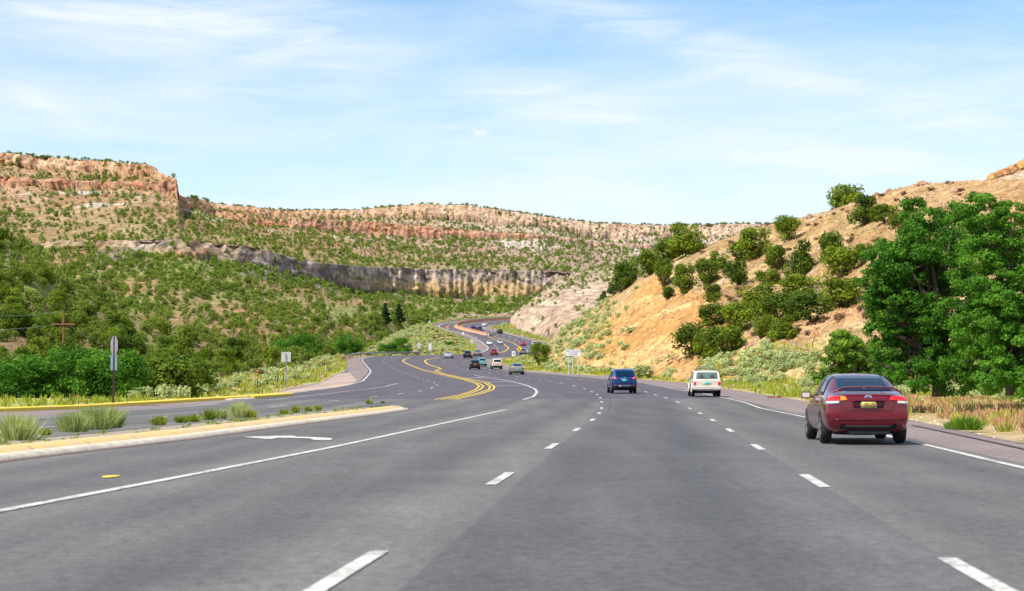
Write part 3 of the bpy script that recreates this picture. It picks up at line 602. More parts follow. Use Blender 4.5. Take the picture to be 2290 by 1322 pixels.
# ---- surface look-ups
def cells(h):
    V=h['V']; px=CX+V[...,0]*F/V[...,1]; rw=HY-(V[...,2]-CH)*F/V[...,1]
    def q(a): return np.stack([a[:-1,:-1],a[1:,:-1],a[1:,1:],a[:-1,1:]],-1)
    X,Y=q(px),q(rw); A=.5*((X[...,2]-X[...,0])*(Y[...,3]-Y[...,1])-(X[...,3]-X[...,1])*(Y[...,2]-Y[...,0]))
    return -A,X.mean(-1),Y.mean(-1),q(V[...,0]).mean(-1),q(V[...,1]).mean(-1),q(V[...,2]).mean(-1),h['sg'][:-1,:-1] if 'sg' in h else None
def surf(h,px,row):
    V=h['V']; a=CX+V[...,0]*F/V[...,1]; b=HY-(V[...,2]-CH)*F/V[...,1]; k=np.argmin((a-px)**2+(b-row)**2); return V.reshape(-1,3)[k]
def hz(h):   # columns -> height lookup by nearest vertex in (x,y)
    V=h['V'].reshape(-1,3); 
    def f(x,y): return V[np.argmin((V[:,0]-x)**2+(V[:,1]-y)**2),2]
    return f
def scatter(h,cover,smin,smax,region,kind,jit=1.0,fill=.8):
    A,px,row,X,Y,Z,sg=cells(h); s=smin+(smax-smin)*(.33 if kind=='J' else .5); spx=s*F/np.maximum(Y,5)*(.66 if kind=='J' else .55 if kind in 'SD' else .42)
    vis=(A>0)&(px>-160)&(px<2450)&(Y>5)
    lam=np.where(vis,cover(sg,px,row,X,Y,Z)*A/(spx*spx*fill),0); lam=np.clip(lam,0,30)
    n=R.poisson(lam); V=h['V']; i,j=np.nonzero(n); out=[]
    i=np.repeat(i,n[i,j][:]) if False else np.repeat(np.stack([i,j],1),n[i,j],axis=0)
    if len(i)==0: return []
    u=R.random(len(i))[:,None]; v=R.random(len(i))[:,None]; a,b=i[:,0],i[:,1]
    p=(V[a,b]*(1-u)+V[a+1,b]*u)*(1-v)+(V[a,b+1]*(1-u)+V[a+1,b+1]*u)*v
    hh=smin+(smax-smin)*R.random(len(i))**(2.2 if kind=='J' else 1.4)
    return [(kind,*q,s_,s_*((.72+.45*R.random()) if kind=='J' else (.85+.5*R.random())),region) for q,s_ in zip(p,hh)]
plants=[]
def clump(X,Y,s,sc,k=3.0): return np.clip((fbm(X/s,Y/s,3,sc)-.42)*k*3,0,1)
plants+=scatter(near,lambda sg,px,row,X,Y,Z:1.15+0*px,1.4,3.1,'near','J')
def mcover(sg,px,row,X,Y,Z):
    ok=(Y>crest(px)+25)|(px>1150)
    c=np.where(sg<1,.98,np.where(sg<2,.98,np.where(sg<3,.05,np.where(sg<4,.7,np.where(sg<5,.55,np.where(sg<6,.45,np.where(sg<7,.06,np.where(sg<8,.4,.05))))))))
    left=px<430
    c=np.where(left&(sg>=5)&(sg<6),.24,c); c=np.where(left&(sg>=4)&(sg<5),.42,c)
    gap=clump(X,Y,26,91); c=c*(np.where(sg<3,.55,.35)+.9*gap)
    bald=np.exp(-(((px-480)/90)**2+((row-690)/28)**2))+np.exp(-(((px-330)/60)**2+((row-668)/14)**2))+np.exp(-(((px-760)/110)**2+((row-700)/20)**2))*.6
    c=c*(1-np.clip(bald,0,.85)); return np.where(ok,c,0)
plants+=scatter(mesa,lambda sg,px,row,X,Y,Z:np.where(sg<4,mcover(sg,px,row,X,Y,Z),0),1.5,4.4,'mesa','J')
plants+=scatter(mesa,lambda sg,px,row,X,Y,Z:np.where(sg>=4,mcover(sg,px,row,X,Y,Z)*np.where(px>430,1.35,1.1),0),1.5,4.4,'mesa','J')
A,px_,row_,X_,Y_,Z_,sg_=cells(mesa)
rim=mesa['V'][:, -4]
for p in rim[::1]:
    px=CX+p[0]*F/p[1]
    if -60<px<1800 and not 330<px<428 and R.random()<(.42 if px<360 else .6): 
        for _ in range(1 if px<400 else 2): s=R.uniform(2.0,4.6) if px>400 else R.uniform(1.6,3.4); j_=0 if px<440 else 1; plants.append(('J',p[0]+j_*R.uniform(-8,8),p[1]+j_*R.uniform(0,25),p[2]-.6,s,s*1.2,'rim'))
plants+=scatter(mound,lambda sg,px,row,X,Y,Z:.12+0*px,1.5,3,'mesa','J')
plants+=scatter(pale,lambda sg,px,row,X,Y,Z:np.where(sg<2,.02,.30)+0*px,1.0,2.2,'pale','J')
# valley trees behind the left verge
for _ in range(105):
    px=R.uniform(300,860); c0=float(crest(px)); d=c0+R.uniform(14,110); s=R.uniform(3.0,5.2)
    z=float(zr(d))-min(.10*(d-c0),26); plants.append(('J',(px-CX)/F*d,d,z-.3,s,s*1.25,'valley'))
for _ in range(70):
    px=R.uniform(60,420); d=R.uniform(118,150); s=R.uniform(2.2,3.4); plants.append(('J',(px-CX)/F*d,d,float(zr(d))-.5,s,s*1.3,'valley'))
for _ in range(150):
    px=R.uniform(860,1175); d=R.uniform(925,1040); s=R.uniform(2.5,4.5); plants.append(('J',(px-CX)/F*d,d,float(zr(d))-3 if px<1000 else float(zr(d))-1.5,s,s*1.3,'bend'))
gr=dict(V=Vg.astype(float),sg=np.zeros(PX.shape))
SV=dict(V=Vg[:,(YS>30)&(YS<900)]); SV['sg']=np.zeros(SV['V'].shape[:2])
def gmask(px,row,Y):
    return (px-R_out(row))*Y/F,(L_out(row)-px)*Y/F
def sagecov(sg,px,row,X,Y,Z):
    a,b=gmask(px,row,Y); cr=crest(px)
    left=(b>2.2)&(Y<cr+10)&(Y>100); c=np.where(left,1.1,0); c=np.where(left&(Y>440),1.5*(.3+.9*clump(X,Y,14,95)),c)
    c=np.where(left&(Y<135),.6,c)
    right=(a>2.0)&(Y>100); c=np.where(right,.85,c); return c*(.35+.8*clump(X,Y,7,96))
plants+=scatter(SV,sagecov,.7,1.3,'verge','S',fill=1.0)
plants+=scatter(tanh,lambda sg,px,row,X,Y,Z:np.where((px>1560)&(sg<.75),.95,0)*(.3+clump(X,Y,6,97))+np.where((px<1370)&(row>650),.42,0)*(.2+clump(X,Y,8,98))+.025*(px<1560),.7,1.4,'hillfoot','S',fill=1.0)
plants+=scatter(tanh,lambda sg,px,row,X,Y,Z:.03*(px>1560)*(sg>1),.5,1.1,'hillfoot','D')
plants+=scatter(SV,lambda sg,px,row,X,Y,Z:np.where((gmask(px,row,Y)[1]>3)&(Y>120)&(Y<crest(px)),.07,0)+np.where((gmask(px,row,Y)[1]>3)&(Y>440)&(Y<crest(px)),.13,0),.7,1.2,'verge','D',fill=1.0)
# explicit sagebrush and the junipers of the tan hill, each placed as photographed: px, base row, height px, width px, label
def put(name,me,trunk,p,h,w,label,cat,group=None,rz=None):
    e=empty(name,p); e['label']=label; e['category']=cat
    if group: e['group']=group
    a=obj('crown' if 'sage' not in name and 'bush' not in name else 'foliage',me,e); a.scale=(w,w,h); a.rotation_euler=(0,0,R.random()*6.28 if rz is None else rz)
    if trunk: t=obj('trunk',trunk,e); t.scale=(h,h,h); t.rotation_euler=(0,0,R.random()*6)
    return e
TJ=[(1892,505,78,84,'tall dark juniper on the skyline of the tan hill, leftmost of the row there'),(1930,506,58,62,'rounded olive juniper just right of the tall skyline juniper'),
(1981,499,38,60,'wide low juniper third from the left in the skyline row'),(2033,486,32,34,'thin wispy juniper at the right end of the skyline row'),(2016,528,46,54,'olive juniper just below the wispy one near the big leafy tree'),
(1862,582,62,64,'upper juniper of the stacked pair in the middle of the tan hill'),(1887,622,60,84,'lower wider juniper of the stacked pair in the middle of the tan hill'),(1931,590,38,42,'small juniper right of the stacked pair'),
(1733,602,48,58,'leaning juniper left of the twin on the open tan slope'),(1788,616,72,66,'tall rounded juniper with grey dead twigs on the open tan slope'),(1647,642,54,60,'single juniper above the dead tree on the slope'),
(1714,640,36,52,'low spreading juniper above the central thicket'),(1762,537,46,62,'dark juniper on the skyline where the tan hill dips'),(1690,580,62,78,'broad juniper left of the skyline dip'),(1652,585,38,48,'small juniper at the left foot of the broad one'),
(1535,572,68,88,'largest rounded juniper on the left skyline of the tan hill'),(1492,587,48,64,'juniper hugging the left side of the largest skyline juniper'),(1455,614,54,64,'dark juniper lowest on the left skyline of the tan hill'),
(1486,642,54,48,'grey green juniper just above the orange cut'),(1531,657,58,52,'dark juniper beside the rocks over the orange cut'),(1581,638,52,54,'juniper right of the rocks over the orange cut'),(1605,608,42,48,'upper juniper over the pale rubble strip'),
(1491,668,26,30,'small round juniper alone on the orange cut'),(1402,642,58,54,'ragged pine-like juniper at the left end of the tan hill'),(1388,655,40,40,'low juniper below the ragged one at the left end'),(1590,682,40,42,'juniper beside the bleached dead tree'),
(1790,676,55,94,'bright green juniper at the right top of the central thicket'),(1705,704,64,104,'broad juniper at the top left of the central thicket'),(1745,724,62,94,'yellow green juniper in the heart of the thicket'),(1614,724,46,88,'wide juniper on the left edge of the thicket'),
(1652,744,60,80,'shaded juniper low in the left half of the thicket'),(1885,686,56,112,'olive brown juniper at the right end of the thicket'),(1814,722,58,98,'dark juniper on the dirt ledge right of the thicket'),(1747,754,50,64,'juniper at the lower right of the thicket'),
(1543,803,70,74,'dark green juniper lowest on the left, above the brown bush'),(1630,797,68,104,'big dark olive juniper above the cream car'),(1704,764,50,56,'brownish juniper right of the fallen dead branches'),(1580,800,52,60,'blue green juniper between the two lowest big ones'),(2284,512,30,40,'small juniper at the right edge above the big leafy tree'),
(1345,668,22,24,'small juniper on the ridge between pale rock and tan hill'),(1372,655,24,26,'second small juniper on the ridge between pale rock and tan hill')]
for i,(px,row,hp,wp,lb) in enumerate(TJ):
    p=surf(tanh,px,row) if px>1380 else surf(tanh,px,row+6); k=F/p[1]; h=hp/k*1.2; w=wp/k*.98
    put('juniper_tree',JN[i%6],TR_J,(p[0],p[1],p[2]-.05*h),h,w,lb,'juniper','junipers on the tan hill')
# dead bleached trees
DW=branchmesh(np.random.default_rng(77),'dead_tree',7,.9,.03,'deadwood',1)
for px,row,hp,lb in((1607,690,50,'bleached dead tree at the left of the juniper thicket'),(1832,668,34,'small bleached dead tree above the dirt ledge'),(1664,786,44,'fallen grey dead branches in front of the thicket')):
    p=surf(tanh,px,row); k=F/p[1]; o=obj('dead_tree',DW,None,tuple(p)); s=hp/k; o.scale=(s,s,s); tag(o,lb,'dead tree')
    if 'fallen' in lb: o.rotation_euler=(.9,.5,0)
p=surf(near,275,722); o=obj('dead_tree',DW,None,tuple(p)); o.scale=(3.2,3.2,3.2); tag(o,'pale dead tree on the dark near hill','dead tree')
for i,(px,row,hp,wp,lb) in enumerate([(1500,838,58,70,'big pale sagebrush left of the brown bush'),(1478,815,44,56,'sagebrush behind the big pale one at the foot of the orange cut'),(1440,846,36,60,'low sagebrush just right of the blue car'),
 (2262,885,72,110,'large pale sagebrush at the right edge beside the big leafy tree'),(2205,882,52,66,'medium sagebrush left of the large right-edge one'),(2320,890,80,120,'sagebrush cut by the right edge of the photo'),
 (1480,838,30,44,'small sagebrush below the big pale one by the brown bush')]):
    p=G(px,max(row,838),.0); k=F/p.y; put('sagebrush',SGm[i%5],None,(p.x,p.y,p.z),hp/k,wp/k,lb,'sagebrush')
p=G(1545,842); k=F/p.y; put('dry_bush',DRYm,None,tuple(p),52/k,92/k,'large brown dry bush between the blue and the cream car','bush'); 
p=G(1586,846); k=F/p.y; put('dry_bush',DRYm,None,tuple(p),30/k,60/k,'low brown dry bush right behind the large brown one','bush')
p=G(2215,888); k=F/p.y; put('dry_bush',DRYm,None,(p.x,p.y+3,p.z),30/k,90/k,'tangle of dry brown brush under the big leafy tree','bush')
# small broadleaf trees and bushes
for i,(px,row,hp,wp,d,lb,me) in enumerate([(30,892,100,190,None,'dense bright green bush at the left edge behind the yellow kerb',0),(165,892,112,150,None,'tall bright green bush left of the stop sign post',1),(250,893,110,150,None,'dense bright green bush behind the stop sign post',2),
 (100,890,88,120,None,'lower green bush filling the gap between the left edge bush and the tall one',0),
 (676,812,62,80,420,'dark green leafy tree beyond the square sign back',1),(640,812,52,50,420,'smaller leafy tree left of the dark one beyond the square sign back',2),(780,796,50,56,470,'dark leafy tree behind the start of the guard rail',0),(897,794,38,42,470,'rounded leafy tree behind the end of the guard rail',1),(866,794,26,40,470,'low leafy bush left of the rounded tree behind the guard rail',2),
 (1003,776,12,20,None,'small vivid green shrub on the sagebrush slope',2)]):
    p=G(px,row) if d is None else P(px,row,d); k=F/p.y; put('leafy_bush' if i in(0,1,2,3,9) else 'leafy_tree',BRm[me],PNt if 0 else TR_J,(p.x,p.y,p.z-.1),hp/k*1.05,wp/k,lb,'bush' if i in(0,1,2,3,9) else 'tree')
p=G(1206,812); p=P(1206,812,300); k=F/p.y; put('juniper_tree',JN[2],TR_J,(p.x,p.y,p.z-.3),50/k,44/k,'dark juniper beside the road right of the yellow crossroad sign','juniper')
for px,row,hp,wp,lb in((862,727,54,36,'left of the two tall dark pines above the guard rail'),(895,723,46,38,'right of the two tall dark pines above the guard rail')):
    p=surf(mesa,px,row); k=F/p[1]; e=put('pine_tree',PNm,PNt,tuple(p),hp/k,wp/k*1.15,lb,'pine','tall pines')
# ---- the big leafy trees on the right
def bigtree(name,base,d,blobs,n,leaf,label,seed,mat='broad'):
    r_=np.random.default_rng(seed); b0=P(*base,d); B=[]
    for x,y,r,dy in blobs:
        q=P(x,y,d)-b0; rr=r/F*d
        for _ in range(26):
            v=r_.normal(size=3); v/=np.linalg.norm(v); s=rr*(.18+.26*r_.random()); w_=.75*r_.random()**.4+.35; B.append((q.x+v[0]*rr*w_,dy*1.5+(.8 if r_.random()<.5 else 0)+v[1]*rr*1.2,q.z+v[2]*rr*w_,s*1.15,s*1.15,s*.7))
    e=empty(name,tuple(b0)); tag(e,label,'tree')
    obj('crown',leafmesh('crown',*cloud(r_,B,n,leaf,up=.5,asp=1.5,shell=.25),M[mat]),e)
    tb=MB(); hub=Vector((0,0,1.4)); tb.cyl((0,0,-.3),hub,.32,.24,10)
    for x,y,r,dy in blobs:
        q=P(x,y,d)-b0; q=Vector((q.x,dy,q.z)); m_=hub.lerp(q,.5)+Vector((r_.normal()*.25,r_.normal()*.25,.3)); tb.cyl(hub,m_,.14,.09,7); tb.cyl(m_,q,.09,.03,6)
        for _ in range(5):
            s=m_.lerp(q,r_.random()); tb.cyl(s,s+Vector(r_.normal(size=3)*.7),.03,.008,5)
    tb.obj('trunk',M['bark'],e); return e
bigtree('leafy_tree',(2100,872),80,[(2090,720,55,-1.2),(2045,700,40,-.9),(2060,590,60,.6),(2080,650,60,.9),(2130,540,60,1.0),(2150,620,60,1.0),(2030,620,50,.8),(2010,700,45,.9),(1965,745,30,-.3),(2060,740,50,1.2),(1955,630,28,0),(1975,590,42,-.5),(1990,560,34,.3),(1968,670,38,-.5),(2050,470,30,.2),(2070,520,62,0),(2140,500,50,.8),(2020,590,55,-.4),(2110,590,75,.6),(1990,640,42,-.8),(2050,660,50,1.2),(2140,680,70,-1),(1985,720,30,-.6),(2100,760,62,0),(2020,790,45,.5),(2160,800,58,-.9),(2085,830,40,.6),(1975,660,30,.4),(2030,835,42,-1.6),(2110,842,42,-1.8),(2070,815,40,-1.8),(1985,835,30,-1),(1990,800,45,0)],110000,.088,'big rounded green leafy tree behind the maroon car',1)
bigtree('leafy_tree',(2265,868),74,[(2215,700,50,-1.0),(2260,720,50,-1.3),(2230,780,45,-1.3),(2200,480,45,0),(2230,540,60,.4),(2190,620,55,-.6),(2290,560,60,.3),(2250,660,75,-.3),(2330,640,80,0),(2200,740,55,.7),(2280,760,70,-.8),(2350,760,60,0),(2215,820,40,.4),(2300,830,45,.5),(2260,480,30,0),(2190,835,40,-1.6),(2260,840,42,-1.9),(2320,835,40,-1.2)],105000,.085,'big leafy tree cut by the right edge of the photo',2)
bigtree('leafy_tree',(1905,868),92,[(1890,770,34,0),(1930,790,36,.5),(1870,815,34,-.4),(1915,825,40,.3),(1950,830,36,0),(1850,840,20,.2)],22000,.10,'lighter green small leafy tree at the left foot of the big tree',3,'broad_l')
# ---- emit: the largest as individuals, the rest as one object per kind
protoJ=JM; 
def emit(kind,name,protos,meshes,mat,cat,labels,limit,far=None):
    L=[p for p in plants if p[0]==kind]; L.sort(key=lambda p:-p[4]/p[2])
    def on(p): q=CX+p[1]*F/p[2]; return -20<q<2310
    big=[p for p in L if on(p)][:limit]; ids=set(map(id,big)); rest=[p for p in L if id(p) not in ids]
    for i,p in enumerate(big):
        mm_=JN if kind=='J' and p[4]/p[2]*F>40 else meshes
        o=obj(name,mm_[i%len(mm_)],None,(p[1],p[2],p[3]-.08*p[4])); o.scale=(p[5],p[5],p[4]); o.rotation_euler=(0,0,R.random()*6.28)
        lb,g=labels[p[6]]; tag(o,lb,cat,g)
    Vs=[];Fs=[];Ts=[];b=0
    for i,p in enumerate(rest):
        pr=(far if far is not None and p[4]/p[2]*F*.447<8 else protos)[i%len(protos)]; v=pr[0]; a=R.random()*6.28; c,s=math.cos(a),math.sin(a)
        q=np.stack([(v[:,0]*c-v[:,1]*s)*p[5]+p[1],(v[:,0]*s+v[:,1]*c)*p[5]+p[2],v[:,2]*p[4]+p[3]-.08*p[4]],1)
        Vs.append(q); Fs.append(pr[1]+b); b+=len(q); Ts.append(np.clip(pr[2]*.7+R.random()*.5,0,1))
    if Vs:
        me=leafmesh(name+'_cover',np.concatenate(Vs),np.concatenate(Fs),np.concatenate(Ts),M[mat]); tag(obj(name+'_cover',me),labels['stuff'],cat,kind='stuff')
    print('EMIT',kind,len(big),len(rest),b//4)
JL={'near':('olive green juniper growing thickly on the dark near hill at the left','junipers on the dark near hill'),'mesa':('scattered juniper dotting the mesa slopes beyond the valley','junipers on the mesa slopes'),
'rim':('tiny juniper standing on the mesa rim against the sky','junipers on the mesa rim'),'pale':('low juniper on the pale eroded rock by the far bend','junipers on the pale rock'),
'valley':('olive juniper in the tree belt behind the left verge','junipers of the valley tree belt'),'bend':('bushy juniper beyond the guard rail of the far bend','junipers beyond the far bend'),
'stuff':'dense cover of small far junipers over the mesa, valley and near hill slopes'}
emit('J','juniper_tree',JM,JMm,'juniper_far','juniper',JL,258,JF)
SL={'verge':('pale grey green sagebrush on the roadside verge','sagebrush on the roadside verges'),'hillfoot':('pale sagebrush clump at the foot of the tan hill','sagebrush at the foot of the tan hill'),'stuff':'dense cover of small pale sagebrush on verges and slopes'}
emit('S','sagebrush',SG,SGm,'sage','sagebrush',SL,290)
DL={'verge':('small brown dry bush among the sagebrush of the verge','dry bushes on the verges'),'hillfoot':('small dry bush on the open tan slope','dry bushes on the tan slope'),'stuff':'scattered tiny brown dry bushes on slopes and verges'}
DP=[cloud(np.random.default_rng(40),[(math.cos(t)*.3,math.sin(t)*.3,.4,.3,.3,.32) for t in range(6)],150,.14,asp=2.2)]
emit('D','dry_bush',DP,[DRYm],'drybrush','bush',DL,60)
# ---- grasses (uncountable)
def tufts(name,h,cover,size,bl,mat,label,fill=1.0):
    pts=scatter(h,cover,size*.7,size*1.3,'x','G',fill=fill); protos=[]
    for i in range(5):
        v,f,t3,tt=blades(np.random.default_rng(60+i),bl,1,.09,.3); q=np.concatenate([f,np.c_[t3,t3[:,2:3]]]); protos.append((v,np.concatenate([f]),t3,tt))
    Vs=[];Fs=[];Ts=[];b=0
    for i,p in enumerate(pts):
        v,f,t3,tt=protos[i%5]; a=R.random()*6.28; c,s=math.cos(a),math.sin(a)
        Vs.append(np.stack([(v[:,0]*c-v[:,1]*s)*p[5]+p[1],(v[:,0]*s+v[:,1]*c)*p[5]+p[2],v[:,2]*p[4]+p[3]-.02],1))
        Fs.append(f+b); Fs.append(np.c_[t3,t3[:,:1]*0-1]+b) if 0 else None; Ts.append((t3+b,np.clip(tt*.6+R.random()*.45,0,1))); b+=len(v)
    if not Vs: return
    V=np.concatenate(Vs); Q=np.concatenate([f for f in Fs if f is not None]); T=np.concatenate([t[0] for t in Ts]); tt=np.concatenate([t[1] for t in Ts])
    me=bpy.data.meshes.new(name); me.vertices.add(len(V)); me.vertices.foreach_set('co',V.astype(np.float32).ravel())
    lv=np.concatenate([Q.ravel(),T.ravel()]); me.loops.add(len(lv)); me.loops.foreach_set('vertex_index',lv.astype(np.int32))
    tot=np.r_[np.full(len(Q),4),np.full(len(T),3)]; st=np.r_[0,np.cumsum(tot)[:-1]]
    me.polygons.add(len(tot)); me.polygons.foreach_set('loop_start',st.astype(np.int32)); me.polygons.foreach_set('loop_total',tot.astype(np.int32)); me.update(calc_edges=True)
    a=me.attributes.new('tint','FLOAT','POINT'); a.data.foreach_set('value',tt.astype(np.float32)); me.materials.append(M[mat])
    tag(obj(name,me),label,'grass',kind='stuff'); print('GRASS',name,len(pts))
def gcov(sg,px,row,X,Y,Z):
    a,b=gmask(px,row,Y); c=np.where((b>.25)&(Y<crest(px)+5)&(Y>85),np.where(b<6,1.0,.45),0); c=np.where((a>.15)&(Y>95),np.where(a<5,1.3,.7),c)
    c=np.where((a>.6)&(Y<=95),.55*clump(X,Y,3,99),c); return c*(.45+.8*clump(X,Y,4,100))
tufts('verge_grass',SV,gcov,.42,9,'grass','yellow green grass growing along the road verges')
tufts('dry_grass',SV,lambda sg,px,row,X,Y,Z:np.where((gmask(px,row,Y)[0]>1.3)&(Y<100),1.1,0)*(.35+.8*clump(X,Y,5,101))+np.where((gmask(px,row,Y)[1]>5)&(Y>100)&(Y<crest(px)),.12,0),.34,10,'drygrass','pinkish dry grass on the right verge beside the maroon car')
tufts('verge_grass',tanh,lambda sg,px,row,X,Y,Z:np.where((sg<1)&(px>1560),.5*clump(X,Y,8,102),0)+np.where((px<1380),.12,0),.5,8,'grass','yellow green grass at the foot of the tan hill')
tufts('dry_grass',tanh,lambda sg,px,row,X,Y,Z:np.where((px>1560)&(sg>1),.22*clump(X,Y,7,103),0)+.035,.4,8,'drygrass','sparse dry grass over the tan hill')
# loose stones on the slopes and verge
def stones(name,h,cover,size,label,mat,seed):
    pts=scatter(h,cover,size*.5,size*1.6,'x','R',fill=1.0); r_=np.random.default_rng(seed); base=[(1,0,0),(-1,0,0),(0,1,0),(0,-1,0),(0,0,.8),(.6,.6,.4),(-.6,.5,.5)]
    t=np.array([(0,2,4),(2,1,4),(1,3,4),(3,0,4),(0,2,5),(1,3,6)]); Vs=[];Fs=[];b=0
    for p in pts:
        v=np.array(base)*(.7+.6*r_.random((7,3)))*p[4]*.5; a=r_.random()*6.28; c,s=math.cos(a),math.sin(a)
        Vs.append(np.stack([v[:,0]*c-v[:,1]*s+p[1],v[:,0]*s+v[:,1]*c+p[2],v[:,2]+p[3]],1)); Fs.append(t+b); b+=7
    if Vs: tag(obj(name,mesh(name,np.concatenate(Vs),np.concatenate(Fs),M[mat])),label,'stones',kind='stuff'); print('STONES',len(pts))
stones('loose_stones',tanh,lambda sg,px,row,X,Y,Z:.09*clump(X,Y,12,110)+.02,.40,'loose pale stones strewn over the tan hill','rock',3)
stones('gravel',SV,lambda sg,px,row,X,Y,Z:np.where((np.abs(gmask(px,row,Y)[0])<.7)&(Y<130)|(np.abs(gmask(px,row,Y)[1])<.5)&(Y<130)&(Y>88),.10,0),.09,'loose gravel spilled along the shoulder edges','kerb_conc',5)
stones('loose_stones',SV,lambda sg,px,row,X,Y,Z:np.where((gmask(px,row,Y)[0]>.6)&(Y<110),.08,0),.16,'small stones on the right verge','rock',4)
def rockmesh(seed):
    r_=np.random.default_rng(seed); n=10; V=[];Fc=[]
    for i in range(n):
        for j in range(n*2):
            th=math.pi*i/(n-1); ph=2*math.pi*j/(n*2); v=np.array([math.sin(th)*math.cos(ph),math.sin(th)*math.sin(ph),math.cos(th)*.8])
            k=1+.55*(float(fbm(v[0]*1.6+5,v[1]*1.6+v[2]*2.3+5,3,seed))-.5)*2; v=np.sign(v)*np.abs(v)**.8*k*.5; V.append(v)
    for i in range(n-1):
        for j in range(n*2): Fc.append((i*2*n+j,i*2*n+(j+1)%(2*n),(i+1)*2*n+(j+1)%(2*n),(i+1)*2*n+j))
    return mesh('boulder',V,Fc,M['rock'])
RK=[rockmesh(s) for s in(1,2,3)]
for i,(px,row,s,lb) in enumerate([(2063,412,18,'largest boulder on the crest of the tan hill'),(2127,408,10,'round boulder on the crest between the largest one and the right edge'),(2137,430,16,'pale round boulder just below the crest'),(1986,424,11,'brown boulder on the crest above the skyline junipers'),(2012,420,7,'small boulder on the crest left of the largest one'),(1960,432,9,'pointed boulder on the crest right of the tall skyline juniper'),(1812,484,16,'dark flat boulder on the skyline left of the tall juniper'),(1700,795,11,'pinkish boulder at the foot of the rocky slope'),(1810,812,9,'pinkish boulder near the lighter leafy tree')]):
    p=surf(tanh,px,row+3); k=F/p[1]; o=obj('boulder',RK[i%3],None,tuple(p),i*1.3); s=s/k; o.scale=(s*1.5,s*1.2,s*1.3); tag(o,lb,'boulder')
# ---- weeds on the median
for i,(px,row,hp,wp,me,lb) in enumerate([(35,1000,62,90,'weed','large pale weed clump at the left edge of the median'),(165,980,48,70,'weed','left half of the double weed clump on the median'),(215,974,58,84,'weed','taller right half of the double weed clump on the median'),(250,970,46,50,'weed','weed leaning right behind the double clump'),
 (100,988,18,26,'grass','small tuft between the two big weed clumps'),(355,963,24,36,'grass','low yellow green tuft fifth from the left on the median'),(405,957,18,30,'grass','thin tuft left of the pair near the arrow'),(432,955,20,36,'grass','wider tuft right of the thin one'),(468,950,28,26,'grass','dense rounded green tuft'),(494,948,26,30,'weed','pale tuft right of the dense green one'),
 (537,944,36,40,'weed','tall spiky pale weed in the middle of the median'),(560,944,20,28,'grass','low tuft right of the tall spiky weed'),(635,935,12,26,'grass','flat tuft left of the last upright ones'),(662,932,18,14,'grass','narrow upright tuft near the median end'),(690,928,12,18,'grass','small tuft right of the narrow upright one'),(712,926,14,12,'grass','last upright tuft before the bare median end'),(826,911,14,14,'weed','tiny pale weed near the tip of the median'),(856,909,6,10,'grass','smallest tuft at the tip of the median')]):
    r_=np.random.default_rng(800+i); p=G(px,row,.14); k=F/p.y; h=hp/k; w=wp/k
    v,f,t3,tt=blades(r_,700 if hp>30 else 260,h*1.05,.012,w*.17,.55); me_=leafmesh('weed_clump',v,f,tt,M[me],t3); tag(obj('weed_clump',me_,None,tuple(p)),lb,'weed',None)
for px,row,hp,wp,lb in[(2165,962,34,46,'vivid green weed at the edge of the right shoulder'),(2135,960,18,30,'smaller green weed left of the vivid one'),(2090,893,26,60,'green weed patch behind the maroon car'),(2262,905,26,24,'upright green weed near the right edge')]:
    r_=np.random.default_rng(int(px)); p=G(px,row,0); k=F/p.y; v,f,t3,tt=blades(r_,420,hp/k*1.1,.02,wp/k*.24,1.0); tag(obj('weed_clump',leafmesh('weed_clump',v,f,tt,M['broad_l'],t3),None,tuple(p)),lb,'weed')
v,f,t3,tt=blades(np.random.default_rng(4),60,.9,.07,.06,.4); p=G(279,893); tag(obj('weed_clump',leafmesh('mullein',v,f,tt,M['grass'],t3),None,(p.x,p.y,p.z+.1)),'slender yellow flowering stalk right of the stop sign post','weed')

# thin low grass growing along the median soil
Vm=np.array([[(p[0]-.85-f*max(.05,ww-1.1),p[1],.13) for f in(0,.5,1)] for p,ww in zip(nl,mw)])
pts=[]
for _ in range(160):
    i=R.integers(0,len(nl)-1); f=R.random(); q=Vm[i,0]*(1-f)+Vm[i,2]*f; pts.append((q[0],q[1]+R.random(),q[2]))
Vs=[];Fs=[];Ts=[];b_=0
v,f3,t3,tt=blades(np.random.default_rng(71),14,.13,.012,.06,.5)
for q in pts:
    a=R.random()*6.28; c,s=math.cos(a),math.sin(a); k=.5+R.random()
    Vs.append(np.stack([(v[:,0]*c-v[:,1]*s)*k+q[0],(v[:,0]*s+v[:,1]*c)*k+q[1],v[:,2]*k+q[2]],1)); Fs.append(np.concatenate([f3,np.c_[t3,t3[:,2:]]])[:len(f3)]+b_); Ts.append(np.clip(tt*.6+R.random()*.4,0,1)); b_+=len(v)
tag(obj('median_grass',leafmesh('median_grass',np.concatenate(Vs),np.concatenate(Fs),np.concatenate(Ts),M['grass'])),'short sparse grass in the soil of the median','grass',kind='stuff')
